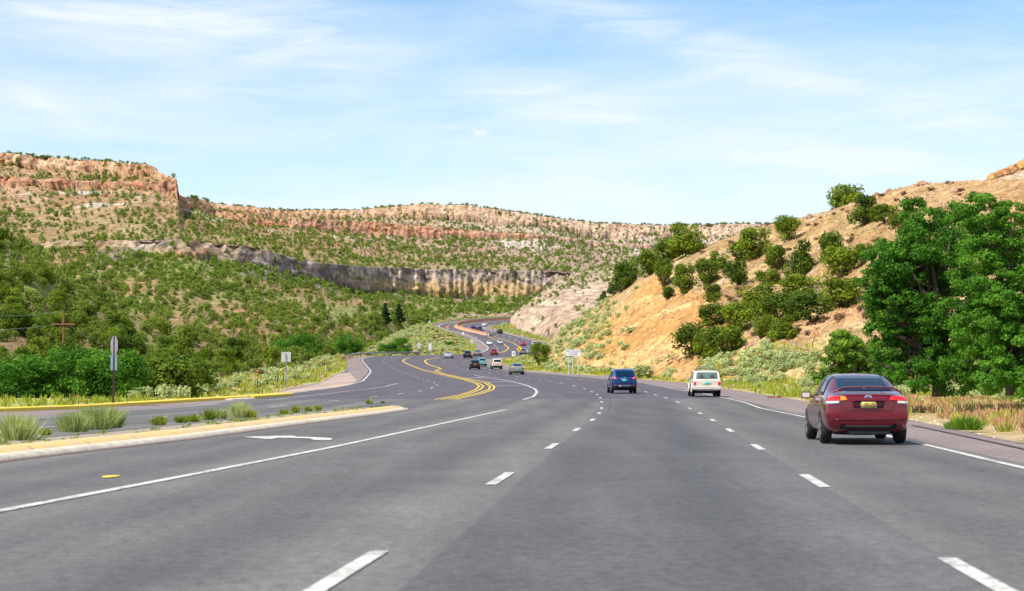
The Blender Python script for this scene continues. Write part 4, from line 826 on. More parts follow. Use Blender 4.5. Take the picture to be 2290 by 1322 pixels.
# ---------------------------------------------------------------- vehicles
def paint(name,col,metal=.25,rough=.28):
    m,n,b=nt(name); b.inputs['Base Color'].default_value=(*col,1); b.inputs['Metallic'].default_value=metal; b.inputs['Roughness'].default_value=rough
    b.inputs['Coat Weight'].default_value=.8; b.inputs['Coat Roughness'].default_value=.06
    f=noise(n,pos(n),4,4); n.links.new(ramp(n,f,[(.3,tuple(c*.88 for c in col)),(.7,tuple(min(1,c*1.08) for c in col))]),b.inputs['Base Color']); return m
M['glass']=plain('dark_window_glass',(.003,.02,.05),.09,0,.2,2,spec=.22)
M['glass_g']=plain('greenish_reflection_glass',(.10,.17,.15),.08,0,.5,2.5,spec=.9)  # pale green base colour stands in for a reflection on the panes
M['rubber']=plain('tyre_rubber',(.018,.018,.02),.85)
M['trim']=plain('black_trim',(.02,.02,.023),.6)
M['chrome']=plain('chrome',(.75,.75,.76),.18,1,.05)
M['rim']=plain('alloy_rim',(.50,.50,.52),.3,.9,.08)
M['taillight']=plain('red_tail_light',(.75,.01,.012),.12,0,.15,20,coat=1)
M['tail_amber']=plain('amber_reflector',(.9,.25,.02),.15,0,.2,30,coat=1)
M['lens_clear']=plain('clear_lens',(.75,.68,.66),.12,0,.1,20,coat=1)
M['plate_y']=plain('yellow_plate',(.55,.46,.09),.45)
M['plate_t']=plain('turquoise_plate',(.03,.58,.55),.45)
M['plate_txt']=plain('plate_lettering',(.42,.22,.10),.5)
M['plate_txt2']=plain('plate_lettering_yellow',(.80,.75,.12),.5)
M['under']=plain('underbody',(.012,.012,.013),.9)
M['blue_em']=plain('blue_emblem',(.06,.10,.40),.3,.2)
M['seat']=plain('seat_dark',(.05,.06,.07),.8)
ST={'sedan':[(0,.46,.60,.70,.62,.66,.84,.52,.90),(.06,.34,.72,.82,.64,.78,.93,.62,1.0),(.22,.27,.80,.875,.66,.82,.97,.66,1.055),(.55,.24,.83,.89,.68,.84,.985,.66,1.10),(.80,.22,.84,.89,.68,.85,.99,.66,1.15),
   (1.45,.20,.85,.89,.68,.85,.98,.57,1.43),(2.2,.20,.85,.89,.68,.85,.97,.60,1.485),(2.95,.20,.85,.89,.66,.84,.95,.58,1.43),(3.75,.22,.85,.89,.64,.83,.92,.66,1.0),(4.4,.25,.80,.86,.60,.76,.78,.58,.82),(4.68,.30,.70,.78,.56,.68,.68,.5,.70),(4.75,.38,.58,.66,.52,.58,.62,.4,.64)],
'suv':[(0,.50,.66,.76,.72,.74,.98,.66,1.06),(.05,.38,.76,.86,.72,.82,1.04,.68,1.15),(.16,.32,.82,.90,.74,.86,1.08,.69,1.32),(.42,.28,.85,.92,.74,.88,1.09,.68,1.64),(.62,.28,.85,.92,.74,.88,1.09,.68,1.68),
   (1.6,.28,.86,.92,.74,.88,1.08,.69,1.72),(2.7,.28,.86,.92,.72,.87,1.06,.66,1.68),(3.5,.30,.86,.92,.70,.86,1.03,.70,1.12),(4.2,.32,.82,.89,.66,.80,.92,.62,.96),(4.5,.36,.72,.80,.62,.70,.80,.52,.84),(4.6,.44,.62,.70,.56,.62,.70,.44,.72)],
'boxy':[(0,.46,.80,.84,.62,.82,.94,.74,1.02),(.03,.40,.84,.88,.64,.86,.98,.77,1.06),(.07,.36,.85,.885,.66,.865,1.0,.775,1.10),(.26,.36,.86,.89,.68,.87,1.02,.755,1.58),(.34,.36,.86,.89,.68,.87,1.02,.75,1.62),
   (1.5,.36,.86,.89,.68,.87,1.02,.74,1.65),(2.55,.36,.86,.89,.68,.87,1.01,.72,1.62),(3.05,.36,.86,.89,.68,.86,1.0,.76,1.12),(4.0,.38,.85,.88,.66,.84,.96,.74,1.0),(4.2,.40,.83,.86,.64,.82,.92,.72,.95),(4.24,.46,.78,.80,.62,.78,.86,.68,.88)]}
CB={}
def carbody(kind,lvl,cut=True,W=1,H=1,Ln=1):
    key=(kind,lvl,cut,W,H,Ln)
    if key in CB: return CB[key]
    V=[];Fs=[];m=0
    for (y,zb,ws,wm,zm,wb,zl,wr,zt) in ST[kind]:
        half=[(ws*.75,zb),(ws,zb+.07),(wm,zm-.12),(wm,zm+.10),(wb,zl-.02),(wb-.035,zl+.015),((wb+wr*1.5)/2.5+.01,zl+(zt-zl)*.6),(wr+.015,zt-.05),(wr-.10,zt-.008),(wr*.4,zt+.008)]
        ring=[(x,z) for x,z in half]+[(-x,z) for x,z in half[::-1]]; m=len(ring)
        V+=[(x*W,y*Ln,(z-(.05 if z<.45 and kind=='sedan' else 0))*H) for x,z in ring]
    n=len(ST[kind])
    for i in range(n-1):
        for j in range(m): Fs.append((i*m+j,i*m+(j+1)%m,(i+1)*m+(j+1)%m,(i+1)*m+j))
    h=m//2
    for k,rev in((0,False),(n-1,True)):
        b=k*m
        for j in range(h-1):
            f=(b+j,b+m-1-j,b+m-2-j,b+j+1); Fs.append(f if not rev else f[::-1])
    me=mesh('carbody',V,Fs); o=bpy.data.objects.new('tmp',me); C.objects.link(o)
    s=o.modifiers.new('s','SUBSURF'); s.levels=lvl; s.render_levels=lvl
    wy=WH[kind]; tmp=[]
    if cut:
        for y in wy[0]:
            for sx in(-1,1):
                c=MB(); c.cyl((sx*(.62*W),y*Ln,wy[1]),(sx*1.1*W,y*Ln,wy[1]),wy[1]+.045,n=28); co=bpy.data.objects.new('cut',mesh('cut',c.v,c.f)); C.objects.link(co); tmp.append(co)
                b=o.modifiers.new('b','BOOLEAN'); b.object=co; b.operation='DIFFERENCE'; b.solver='EXACT'
    dg=bpy.context.evaluated_depsgraph_get(); dg.update(); ev=bpy.data.meshes.new_from_object(o.evaluated_get(dg))
    ev.polygons.foreach_set('use_smooth',np.ones(len(ev.polygons),dtype=bool))
    o2=o.modifiers
    for q in [m_ for m_ in o2 if m_.type=='BOOLEAN']: o2.remove(q)
    dg.update(); full=bpy.data.meshes.new_from_object(o.evaluated_get(dg)); bv=BVHTree.FromPolygons([v.co[:] for v in full.vertices],[p.vertices[:] for p in full.polygons])
    for c in tmp: bpy.data.objects.remove(c)
    bpy.data.objects.remove(o); CB[key]=(ev,bv); return CB[key]
WH={'sedan':((.98,3.72),.325),'suv':((.92,3.62),.365),'boxy':((.95,3.5),.36)}
def panel(bv,corners,axis,off=.012,nu=8,nv=6,th=.0):
    """a patch laid on the body: corners bl,br,tr,tl in the projection plane"""
    bl,br,tr,tl=[np.array(c,float) for c in corners]; V=[]
    for v in np.linspace(0,1,nv):
        for u in np.linspace(0,1,nu):
            p=(bl*(1-u)+br*u)*(1-v)+(tl*(1-u)+tr*u)*v
            if axis=='rear': o,d=Vector((p[0],-3,p[1])),Vector((0,1,0))
            elif axis=='front': o,d=Vector((p[0],9,p[1])),Vector((0,-1,0))
            elif axis=='left': o,d=Vector((-4,p[0],p[1])),Vector((1,0,0))
            else: o,d=Vector((4,p[0],p[1])),Vector((-1,0,0))
            h=bv.ray_cast(o,d)
            if h[0] is None:
                h=bv.find_nearest(Vector((p[0],0 if axis=='rear' else 4.7,p[1])) if axis in('rear','front') else Vector((-.85 if axis=='left' else .85,p[0],p[1])))
            q=h[0]-d*off; V.append(tuple(q))
    Fs=[(j*nu+i,j*nu+i+1,(j+1)*nu+i+1,(j+1)*nu+i) for j in range(nv-1) for i in range(nu-1)]
    return V,Fs
def solidpanel(name,bv,corners,axis,mat,parent,off=.012,nu=8,nv=6,mir=False):
    b=MB(); v,f=panel(bv,corners,axis,off,nu,nv); b.add(v,f)
    if mir: b.add([(-x,y,z) for x,y,z in v],[q[::-1] for q in f])
    o=b.obj(name,mat,parent,True)
    md=o.modifiers.new('t','SOLIDIFY'); md.thickness=.01; md.offset=0
    return o
def wheel(parent,x,y,r,w,spokes=True):
    s=1 if x>0 else -1; t=MB(); n=24
    prof=[(r*.62,-w/2),(r*.9,-w/2),(r,-w*.36),(r,w*.36),(r*.9,w/2),(r*.62,w/2)]
    V=[(x+s*0+b,y+a*math.cos(k),r+a*math.sin(k)) for k in[2*math.pi*i/n for i in range(n)] for a,b in prof]; m=len(prof)
    t.add(V,[(i*m+j,((i+1)%n)*m+j,((i+1)%n)*m+j+1,i*m+j+1) for i in range(n) for j in range(m-1)])
    o=t.obj('wheel',M['rubber'],parent,True)
    q=MB(); xo=x+s*w*.52; q.cyl((x-s*w*.3,y,r),(x+s*w*.30,y,r),r*.62,n=20)
    if spokes:
        for k in range(5):
            a=2*math.pi*k/5+.3; c=Vector((xo,y+math.cos(a)*r*.33,r+math.sin(a)*r*.33)); q.box(c,(.02,r*.60,r*.16),Matrix.Rotation(a,3,'X'))
        q.cyl((xo-.02,y,r),(xo+.01*s,y,r),r*.14,n=10)
        N=20; ring=[(xo,y+a*math.cos(t_),r+a*math.sin(t_)) for t_ in[2*math.pi*i/N for i in range(N)] for a in(r*.56,r*.66)]
        q.add(ring,[(2*i,2*((i+1)%N),2*((i+1)%N)+1,2*i+1) for i in range(N)])
    q.obj('rim',M['rim'],o)
    return o
FONT=None
def text(s,size,mat,parent,loc,rot,name='lettering',ext=.002):
    cu=bpy.data.curves.new('t','FONT'); cu.body=s; cu.size=size; cu.align_x='CENTER'; cu.align_y='CENTER'; cu.extrude=ext
    t=bpy.data.objects.new('t',cu); C.objects.link(t); dg=bpy.context.evaluated_depsgraph_get(); dg.update(); me=bpy.data.meshes.new_from_object(t.evaluated_get(dg)); bpy.data.objects.remove(t)
    me.materials.clear(); me.materials.append(mat); o=obj(name,me,parent); o.location=loc; o.rotation_euler=rot; return o
def car(name,kind,px,row,head,mat,label,cat,W=1,H=1,Ln=1,near=False,plate='plate_t',glass='glass',front=False,lights='default',group=None,lower=None,extra=None,dz=0):
    """px,row: middle of the rear (or front) axle's tyres on the road; head: degrees, clockwise from straight ahead"""
    g=G(px,row,.02); sl=(float(zr(g.y+4))-float(zr(g.y-1)))/5
    root=empty(name,g); root.rotation_euler=(math.atan(sl)*(1 if not front else -1),0,-math.radians(head)+(math.pi if front else 0)); tag(root,label,cat,group)
    body,bv=carbody(kind,2 if near else 1,True,W,H,Ln)
    ya=WH[kind][0][0]*Ln; off=Vector((0,-(ya if not front else WH[kind][0][1]*Ln),0))
    class Pn: pass
    bm_=body.copy(); bm_.materials.clear(); bm_.materials.append(mat); bd=obj('body',bm_,root); bd.location=off
    def sp(nm,co,ax,mt,o=.012,nu=8,nv=6,par=None,mir=False):
        q=solidpanel(nm,bv,[(a*(W if ax in('rear','front') else Ln),b*H) for a,b in co],ax,mt,root if par is None else par,o,nu,nv,mir); q.location=off if par is None else (0,0,0); return q
    dx=wheel
    ww=.22; r=WH[kind][1]; hx=(.89 if kind=='sedan' else .91)*W-ww/2-.005
    for y in WH[kind][0]:
        for s in(-1,1): w_=wheel(root,s*hx,y*Ln,r,ww,True); w_.location=off
    ub=MB(); ub.box((0,2.3*Ln,.30*H),(1.25*W,4.0*Ln,.16)); ub.box((.1,.5*Ln,.27*H),(.9*W,.5,.12)); u=ub.obj('underbody',M['under'],root); u.location=off
    gl=M[glass]
    T={'sedan':dict(rw=[(-.60,1.10),(.60,1.10),(.50,1.41),(-.50,1.41)],sw=[[(1.05,1.02),(1.95,1.0),(1.95,1.405),(1.55,1.385)],[(2.05,1.0),(3.25,.98),(2.85,1.36),(2.05,1.41)]],fw=[(-.62,1.02),(.62,1.02),(.50,1.40),(-.50,1.40)],tl=[(.46,.80),(.80,.79),(.80,.93),(.50,.93)],pl=(.0,.74),low=[(-.66,.30),(.66,.30),(.70,.44),(-.70,.44)],hl=[(.50,.60),(.76,.62),(.70,.72),(.46,.68)]),
     'suv':dict(rw=[(-.64,1.17),(.64,1.17),(.56,1.56),(-.56,1.56)],sw=[[(.55,1.18),(1.35,1.14),(1.35,1.55),(.85,1.56)],[(1.45,1.13),(2.1,1.12),(2.1,1.58),(1.45,1.58)],[(2.2,1.12),(3.05,1.10),(2.65,1.52),(2.2,1.58)]],fw=[(-.66,1.16),(.66,1.16),(.56,1.58),(-.56,1.58)],tl=[(.50,1.02),(.83,1.0),(.82,1.16),(.60,1.14)],pl=(0,.90),low=[(-.74,.38),(.74,.38),(.80,.60),(-.80,.60)],hl=[(.50,.72),(.78,.74),(.74,.84),(.46,.80)]),
     'boxy':dict(rw=[(-.66,1.12),(.66,1.12),(.62,1.52),(-.62,1.52)],sw=[[(.45,1.13),(1.15,1.12),(1.15,1.52),(.55,1.53)],[(1.25,1.12),(1.95,1.12),(1.95,1.54),(1.25,1.54)],[(2.05,1.12),(2.85,1.10),(2.55,1.52),(2.05,1.54)]],fw=[(-.68,1.14),(.68,1.14),(.62,1.52),(-.62,1.52)],tl=[(.68,.72),(.83,.72),(.83,.94),(.68,.94)],pl=(0,.84),low=[(-.8,.42),(.8,.42),(.82,.56),(-.82,.56)],hl=[(.55,.70),(.78,.70),(.78,.86),(.55,.86)])}[kind]
    sp('rear_window',T['rw'],'rear',gl,.010,12,7); sp('windshield',T['fw'],'front',gl,.010,10,6)
    for q in T['sw']: sp('side_window',q,'left',gl,.006); sp('side_window',q,'right',gl,.006)
    for s in(-1,1):
        c=[(s*a,b) for a,b in T['tl']]; c=c if s>0 else [c[1],c[0],c[3],c[2]]
        if lights=='default': sp('tail_light',c,'rear',M['taillight'],.014,7,4)
        c=[(s*a,b) for a,b in T['hl']]; sp('headlight',c,'front',M['lens_clear'] if not front else M['black'],.014,5,3)
    if lower: sp('bumper',T['low'],'rear',lower,.016,12,4)
    else: sp('lower_valance',[(T['low'][0][0]*.9,T['low'][0][1]+.02),(T['low'][1][0]*.9,T['low'][1][1]+.02),(T['low'][1][0]*.85,T['low'][1][1]+.09),(T['low'][0][0]*.85,T['low'][0][1]+.09)],'rear',M['trim'],.008,10,3)
    if plate:
        x,z=T['pl']; sp('licence_plate',[(x-.15/W,z-.075),(x+.15/W,z-.075),(x+.15/W,z+.075),(x-.15/W,z+.075)],'rear',M[plate],.022,4,3)
    for s in(-1,1):
        mm=MB(); ym={'sedan':3.05,'suv':2.95,'boxy':2.75}[kind]*Ln; zz={'sedan':1.0,'suv':1.16,'boxy':1.14}[kind]*H
        mm.box((s*(.97*W),ym,zz),(.20,.09,.14)); mm.cyl((s*.80*W,ym,zz-.04),(s*.92*W,ym,zz-.02),.025,n=6)
        mr=mm.obj('mirror',mat if kind!='boxy' else M['trim'],root); mr.location=off
        md=mr.modifiers.new('b','BEVEL'); md.width=.03; md.segments=2
        g_=MB(); g_.box((s*.97*W,ym-.055,zz),(.16,.012,.10)); gg=g_.obj('mirror_glass',M['lens_clear'],mr)
    if extra: extra(root,bv,off,sp,T)
    return root
mar=paint('maroon_paint',(.20,.006,.020),.45,.2); blu=paint('blue_paint',(.005,.045,.22),.4); cre=paint('cream_paint',(.72,.63,.52),0,.35); sil=paint('champagne_silver_paint',(.36,.36,.31),.5)
whi=paint('white_paint',(.78,.78,.78),0,.3); wsi=paint('light_silver_paint',(.62,.64,.70),.3); blk=paint('black_car_paint',(.012,.014,.018),.2); tea=paint('teal_paint',(.20,.50,.55),.3); red=paint('red_car_paint',(.42,.008,.015),.2); gry=paint('grey_car_paint',(.22,.25,.30),.5)
dbl=paint('dark_blue_paint',(.02,.05,.22),.3); bright=paint('bright_red_paint',(.55,.01,.03),.1); pur=paint('magenta_red_paint',(.30,.02,.08),.2)
# maroon sedan extras
def ex_maroon(root,bv,off,sp,T):
    def pts(b,nm,mt,sm=False):
        o=b.obj(nm,M[mt] if isinstance(mt,str) else mt,root,sm); o.location=off; return o
    # tail lights in two pieces, clear strip under
    for s in(-1,1):
        f=lambda L:[(s*a,b) for a,b in L] if s>0 else [(s*L[1][0],L[1][1]),(s*L[0][0],L[0][1]),(s*L[3][0],L[3][1]),(s*L[2][0],L[2][1])]
        a=sp('tail_light',f([(.585,.905),(.86,.895),(.855,1.005),(.57,1.01)]),'rear',M['taillight'],.016,9,5)
        sp('tail_light_inner',f([(.43,.915),(.575,.905),(.56,1.008),(.46,.99)]),'rear',M['taillight'] if s>0 else M['tail_amber'],.016,6,5)
        sp('reverse_light',f([(.60,.845),(.865,.835),(.86,.89),(.59,.90)]),'rear',M['lens_clear'],.016,8,3)
    # wing
    b=MB(); pr=[]
    xs=[-.70,-.62,-.50,-.3,0,.3,.5,.62,.70]; zs=[1.075,1.12,1.165,1.178,1.185,1.178,1.165,1.12,1.075]
    for x,z in zip(xs,zs):
        w=.10 if abs(x)<.55 else .12; pr+=[(x,.14,z-.02),(x,.13,z+.008),(x,.20,z+.02),(x,.14+w*1.4,z-.004),(x,.14+w*1.3,z-.02)]
    m=5; b.add(pr,[(i*m+j,i*m+(j+1)%m,(i+1)*m+(j+1)%m,(i+1)*m+j) for i in range(8) for j in range(m)]+[tuple(range(m))[::-1],tuple(range(40,45))])
    pts(b,'spoiler',mar,True)
    # seams, recess, badge
    b=MB()
    for co in([(-.565,1.04),(-.555,1.04),(-.50,.70),(-.51,.70)],[(.565,1.04),(.555,1.04),(.50,.70),(.51,.70)]):
        v,f=panel(bv,[co[3],co[2],co[1],co[0]],'rear',.006,2,10); b.add(v,f)
    v,f=panel(bv,[(-.50,.690),(.50,.690),(.50,.705),(-.50,.705)],'rear',.006,14,2); b.add(v,f)
    pts(b,'boot_seam','trim')
    sp('plate_recess',[(-.30,.755),(.30,.755),(.335,.905),(-.335,.905)],'rear',M['dk_maroon'],.006,10,5)  # dark panel laid on the body; recess shade is put into its colour
    sp('plate_garnish',[(-.36,.90),(.36,.90),(.35,.925),(-.35,.925)],'rear',mar,.035,12,3)
    fr=sp('plate_frame',[(-.165,.755),(.165,.755),(.165,.895),(-.165,.895)],'rear',M['chrome'],.022,4,3)
    sp('licence_plate',[(-.145,.770),(.145,.770),(.145,.88),(-.145,.88)],'rear',M['plate_y'],.034,4,3)
    text('98•15',.085,M['plate_txt'],root,Vector((0,.0,0))+off+Vector((0,bv.ray_cast(Vector((0,-3,.825)),Vector((0,1,0)))[0].y-.043,.825)),(math.pi/2,0,0))
    y=bv.ray_cast(Vector((0,-3,.985)),Vector((0,1,0)))[0].y
    b=MB(); b.add([(.075*math.cos(t),y-.018,.985+.036*math.sin(t)) for t in np.linspace(0,2*math.pi,25)[:-1]]+[(.075*math.cos(t),y+.02,.985+.036*math.sin(t)) for t in np.linspace(0,2*math.pi,25)[:-1]],[tuple(range(24))]+[(i,(i+1)%24,24+(i+1)%24,24+i) for i in range(24)])
    em=pts(b,'emblem','chrome')
    b=MB(); b.add([(.05*math.cos(t),y-.021,.985+.020*math.sin(t)) for t in np.linspace(0,2*math.pi,17)[:-1]],[tuple(range(16))]); q=b.obj('emblem_field',M['blue_em'],em)
    b=MB()
    for ex,ez,er in((-.022,.004,.012),(.02,.012,.006),(.032,.001,.006),(.012,-.008,.006),(.028,-.012,.006),(-.002,-.014,.006)): b.add([(ex+er*(1 if k%2==0 else .4)*math.cos(k*math.pi/4),y-.023,.985+ez+er*(1 if k%2==0 else .4)*math.sin(k*math.pi/4)) for k in range(8)],[tuple(range(8))])
    b.obj('emblem_stars',M['chrome'],em)
    sp('bumper_crease_shade',[(-.72,.50),(.72,.50),(.72,.525),(-.72,.525)],'rear',M['dk_maroon'],.006,14,2)  # darker strip that paints in the shade of the crease
    for s in(-1,1):
        b=MB(); b.cyl((s*.52,.0,.375),(s*.52,.22,.375),.058,.05,14,False); b.cyl((s*.52,.03,.375),(s*.52,.05,.375),.050,n=14); pts(b,'exhaust_tip','trim',True)
    b=MB(); b.box((0,.25,.27),(.9,.35,.10)); b.box((-.1,.3,.23),(.35,.3,.08)); pts(b,'rear_diffuser','under')
    for s in(-1,1):
        b=MB(); b.box((s*.53,1.9,1.478),(.018,1.3,.008)); pts(b,'roof_strip','trim')
    for ax in('left','right'):
        b=MB()
        for yy in(1.02,2.0,3.0):
            v,f=panel(bv,[(yy,.42),(yy+.012,.42),(yy+.012,.96),(yy,.96)],ax,.005,2,8); b.add(v,f)
        pts(b,'door_seam','trim')
        b=MB()
        for yy in(1.75,2.72): b.box(((-.885 if ax=='left' else .885),yy,.86),(.03,.17,.03))
        pts(b,'door_handle',mar)
M['dk_maroon']=plain('maroon_recess_shade',(.07,.004,.012),.35,.2)  # maroon darkened to paint in recess and crease shade
car('maroon_sedan','sedan',1928,993,3.2,mar,'maroon four door car with a boot spoiler in the right lane, nearest to the camera','car',near=True,plate=None,lights='none',extra=ex_maroon)
def ex_blue(root,bv,off,sp,T):
    def pts(b,nm,mt): o=b.obj(nm,M[mt],root); o.location=off; return o
    for s in(-1,1):
        b=MB(); b.cyl((s*.66,.7,1.70),(s*.64,2.5,1.74),.02,n=8); b.cyl((s*.66,.7,1.70),(s*.66,.6,1.64),.02,n=6); b.cyl((s*.64,2.5,1.74),(s*.64,2.6,1.68),.02,n=6); pts(b,'roof_rail','chrome')
    b=MB(); y=bv.ray_cast(Vector((0,-3,1.1)),Vector((0,1,0)))[0].y
    N=16; b.add([(a*math.cos(t),y-.02,1.09+a*math.sin(t)) for t in[2*math.pi*i/N for i in range(N)] for a in(.045,.06)],[(2*i,2*((i+1)%N),2*((i+1)%N)+1,2*i+1) for i in range(N)]); b.box((0,y-.02,1.09),(.13,.01,.022)); pts(b,'emblem','chrome')
    sp('chrome_strip',[(-.27,.985),(.27,.985),(.28,1.015),(-.28,1.015)],'rear',M['chrome'],.022,8,2)
    sp('hatch_crease_shade',[(-.52,.70),(.52,.70),(.58,.77),(-.58,.77)],'rear',M['dk_blue'],.010,12,3)  # darker blue band with the crease shade painted in
    sp('bumper_plate',[(-.42,.50),(.42,.50),(.42,.545),(-.42,.545)],'rear',M['chrome'],.030,8,2)
    for s in(-1,1):
        c=[(s*.60,.52),(s*.74,.52),(s*.74,.565),(s*.60,.565)]; sp('reflector',c if s>0 else [c[1],c[0],c[3],c[2]],'rear',M['taillight'],.030,4,2)
        c=[(s*.58,1.02),(s*.70,1.02),(s*.68,1.07),(s*.60,1.06)]; sp('reverse_light',c if s>0 else [c[1],c[0],c[3],c[2]],'rear',M['lens_clear'],.020,4,2)
    b=MB(); b.add([(0.0,.62,1.80),(.012,.75,1.70),(-.012,.75,1.70),(0,.72,1.70)],[(0,1,2),(0,2,3),(0,3,1)]); pts(b,'roof_aerial','trim')
    b=MB(); b.cyl((.02,.02,1.14),(.30,.16,1.19),.01,n=5); pts(b,'wiper','trim')
M['dk_blue']=plain('dark_blue_shade_and_trim',(.01,.015,.07),.4)  # darkened blue for painted crease shade, also the cream car's bumper strip
car('blue_suv','suv',1394,880.5,-2.0,blu,'blue car with roof rails and black bumper, left of the cream one','car',near=True,W=.99,lower=M['trim'],extra=ex_blue)
def ex_cream(root,bv,off,sp,T):
    def pts(b,nm,mt): o=b.obj(nm,M[mt],root); o.location=off; return o
    b=MB(); b.box((0,-.06,.56),(1.74,.14,.15)); b.box((0,-.075,.49),(1.70,.10,.05)); pts(b,'rear_bumper','bump_cream'); b=MB(); b.box((0,-.05,.475),(1.66,.12,.03)); pts(b,'bumper_strip','dk_blue')
    b=MB()
    for s in(-1,1): b.cyl((s*.60,.5,1.72),(s*.60,2.4,1.74),.018,n=6); [b.cyl((s*.60,yy,1.64),(s*.60,yy,1.73),.02,n=6) for yy in(.55,1.5,2.35)]
    for yy in(.6,1.0,1.4,1.9): b.cyl((-.60,yy,1.735),(.60,yy,1.735),.016,n=6)
    pts(b,'roof_rack','trim')
    b=MB(); b.box((-.22,1.2,1.82),(.52,.55,.09)); pts(b,'roof_box','bump_cream'); b=MB(); b.box((-.22,1.2,1.87),(.56,.6,.025)); b.box((-.22,1.2,1.775),(.56,.6,.02)); pts(b,'roof_box_frame','trim')
    sp('plate_recess',[(-.27,.76),(.27,.76),(.27,.93),(-.27,.93)],'rear',M['kerb_conc'],.014,6,4)
    sp('licence_plate',[(-.14,.78),(.14,.78),(.14,.92),(-.14,.92)],'rear',M['plate_t'],.026,4,3)
    for s in(-1,1):
        y=1.5; b=MB(); b.box((s*.33,.06,1.27),(.24,.02,.22)); 
    for s in(-1,1):
        c=[(s*.34-.13,1.16),(s*.34+.13,1.16),(s*.34+.10,1.38),(s*.34-.10,1.38)]; sp('headrest',c,'rear',M['seat'],.018,6,5)
    b=MB(); b.cyl((-.02,.06,1.11),(.30,.10,1.15),.012,n=5); b.cyl((-.02,.05,1.11),(-.08,.06,1.07),.012,n=5); pts(b,'wiper','trim')
    b=MB(); b.cyl((.52,-.02,.42),(.52,.2,.42),.03,n=8); pts(b,'exhaust_tip','rim')
    for s in(-1,1):
        for y in WH['boxy'][0]:
            N=14; b=MB(); V=[(s*(.885+dx_),y+a*math.cos(t),.36+a*math.sin(t)) for t in np.linspace(-.1,math.pi+.1,N) for a,dx_ in((.40,0),(.41,.05),(.50,.03),(.50,0))]
            b.add(V,[(i*4+j,i*4+j+1,(i+1)*4+j+1,(i+1)*4+j) for i in range(N-1) for j in range(3)]); o=b.obj('wheel_arch',cre,root,True); o.location=off
M['bump_cream']=plain('cream_bumper',(.66,.60,.54),.4)
car('cream_suv','boxy',1578,888,1.0,cre,'cream boxy car with a roof rack and box, between the blue and the maroon cars','car',near=True,plate=None,glass='glass_g',extra=ex_cream)
G2='cars driving away up the canyon road'
car('silver_sedan','sedan',1156.5,838,-4,sil,'champagne silver car alone right of the white one, fourth nearest','car',group=G2)
car('white_suv','suv',1111.5,826,-5,cre,'white tall car right of the black rounded one','car',lower=M['trim'],plate='plate_y',W=.96,group=G2)
car('teal_hatchback','suv',1078,819.5,-4,tea,'teal car half hidden behind the black rounded one','car',H=.88,W=.93,plate='plate_y',group=G2)
car('black_hatchback','suv',1062,826.5,-4,blk,'black rounded car in front of the teal one','car',H=.92,W=.93,plate='plate_y',group=G2)
car('light_sedan','sedan',1002.5,801.8,4,wsi,'light silver car leftmost of those heading away','car',group=G2)
car('black_suv','suv',1045.5,801.8,4,blk,'black tall car with red lights beside the light silver one','car',H=1.04,W=1.03,group=G2)
car('grey_sedan','sedan',1067.5,796.8,5,gry,'grey car right of the black tall one','car',plate='plate_y',group=G2)
car('red_suv','suv',1105,795.3,3,red,'dark red tall car in the middle of the bend','car',H=.94,W=.96,plate='plate_y',lower=M['trim'],group=G2)
car('dark_suv','suv',1169.5,794.6,3,gry,'dark grey tall car behind the yellow crossroad sign','car',lower=M['trim'],group=G2)
car('white_sedan','sedan',1181,791.6,3,wsi,'white car just right of the dark one behind the yellow sign','car',plate=None,group=G2)
car('red_sedan','sedan',1170.5,773.8,-3,bright,'bright red car above the yellow crossroad sign','car',plate='plate_y',group=G2)
car('silver_suv','suv',1195,774.6,-4,wsi,'silver tall car above the dark roadside juniper','car',H=.94,group=G2)
car('black_suv','suv',1118.5,746.3,-12,blk,'black tall car close to the inside edge of the far bend','car',W=1.04,plate='plate_y',group=G2)
car('black_pickup','boxy',1072.5,739.8,-14,blk,'black open backed car beside the dark blue one on the far bend','car',W=1.05,lower=M['chrome'],group=G2)
car('blue_sedan','sedan',1059,734.8,-6,dbl,'dark blue car leftmost on the far bend','car',plate='plate_y',group=G2)
car('white_sedan','sedan',1082.5,730,10,whi,'white car farthest up the inner side of the far bend','car',plate=None,group=G2)
car('purple_sedan','sedan',1151,712.3,62,pur,'magenta red car seen side-on at the top end of the road','car',plate=None)
car('white_sedan','sedan',1094.5,772,-6,whi,'white oncoming car, left one of the pair','car',front=True,plate=None,group='oncoming cars')
car('silver_sedan','sedan',1118.5,770,-4,wsi,'silver oncoming car with a blue sheen, right one of the pair','car',front=True,plate=None,group='oncoming cars')
# ---------------------------------------------------------------- signs, posts, rails
def board(parent,name,shape,w,h,c,yaw,mat,t=.02):
    """flat sign plate standing upright facing the camera, turned by yaw degrees"""
    r=Matrix.Rotation(math.radians(yaw),3,'Z')
    if shape=='rect': pt=[(-w/2,-h/2),(w/2,-h/2),(w/2,h/2),(-w/2,h/2)]
    elif shape=='diamond': pt=[(0,-h/2),(w/2,0),(0,h/2),(-w/2,0)]
    else: pt=[(w/2/math.cos(math.pi/8)*math.cos(math.pi/8+k*math.pi/4),h/2/math.cos(math.pi/8)*math.sin(math.pi/8+k*math.pi/4)) for k in range(8)]
    b=MB(); b.prism(pt,t,lambda a,bb,cc:r@Vector((a,cc,bb))+Vector(c)); o=b.obj(name,mat,parent); md=o.modifiers.new('b','BEVEL'); md.width=.004; return o
def post(parent,x,z0,z1,r,mat,name='post',lean=0,y=.03):
    b=MB(); b.box((x+lean*(z1-z0)/2,y,(z0+z1)/2),(r*2,r*2,z1-z0),Matrix.Rotation(lean,3,'Y')); return b.obj(name,mat,parent)
def sign(px,base,label,cat='sign',d=None,name='road_sign'):
    p=G(px,base) if d is None else P(px,base,d); e=empty(name,tuple(p)); tag(e,label,cat); return e,F/p.y
def U(k,pxl): return pxl/k
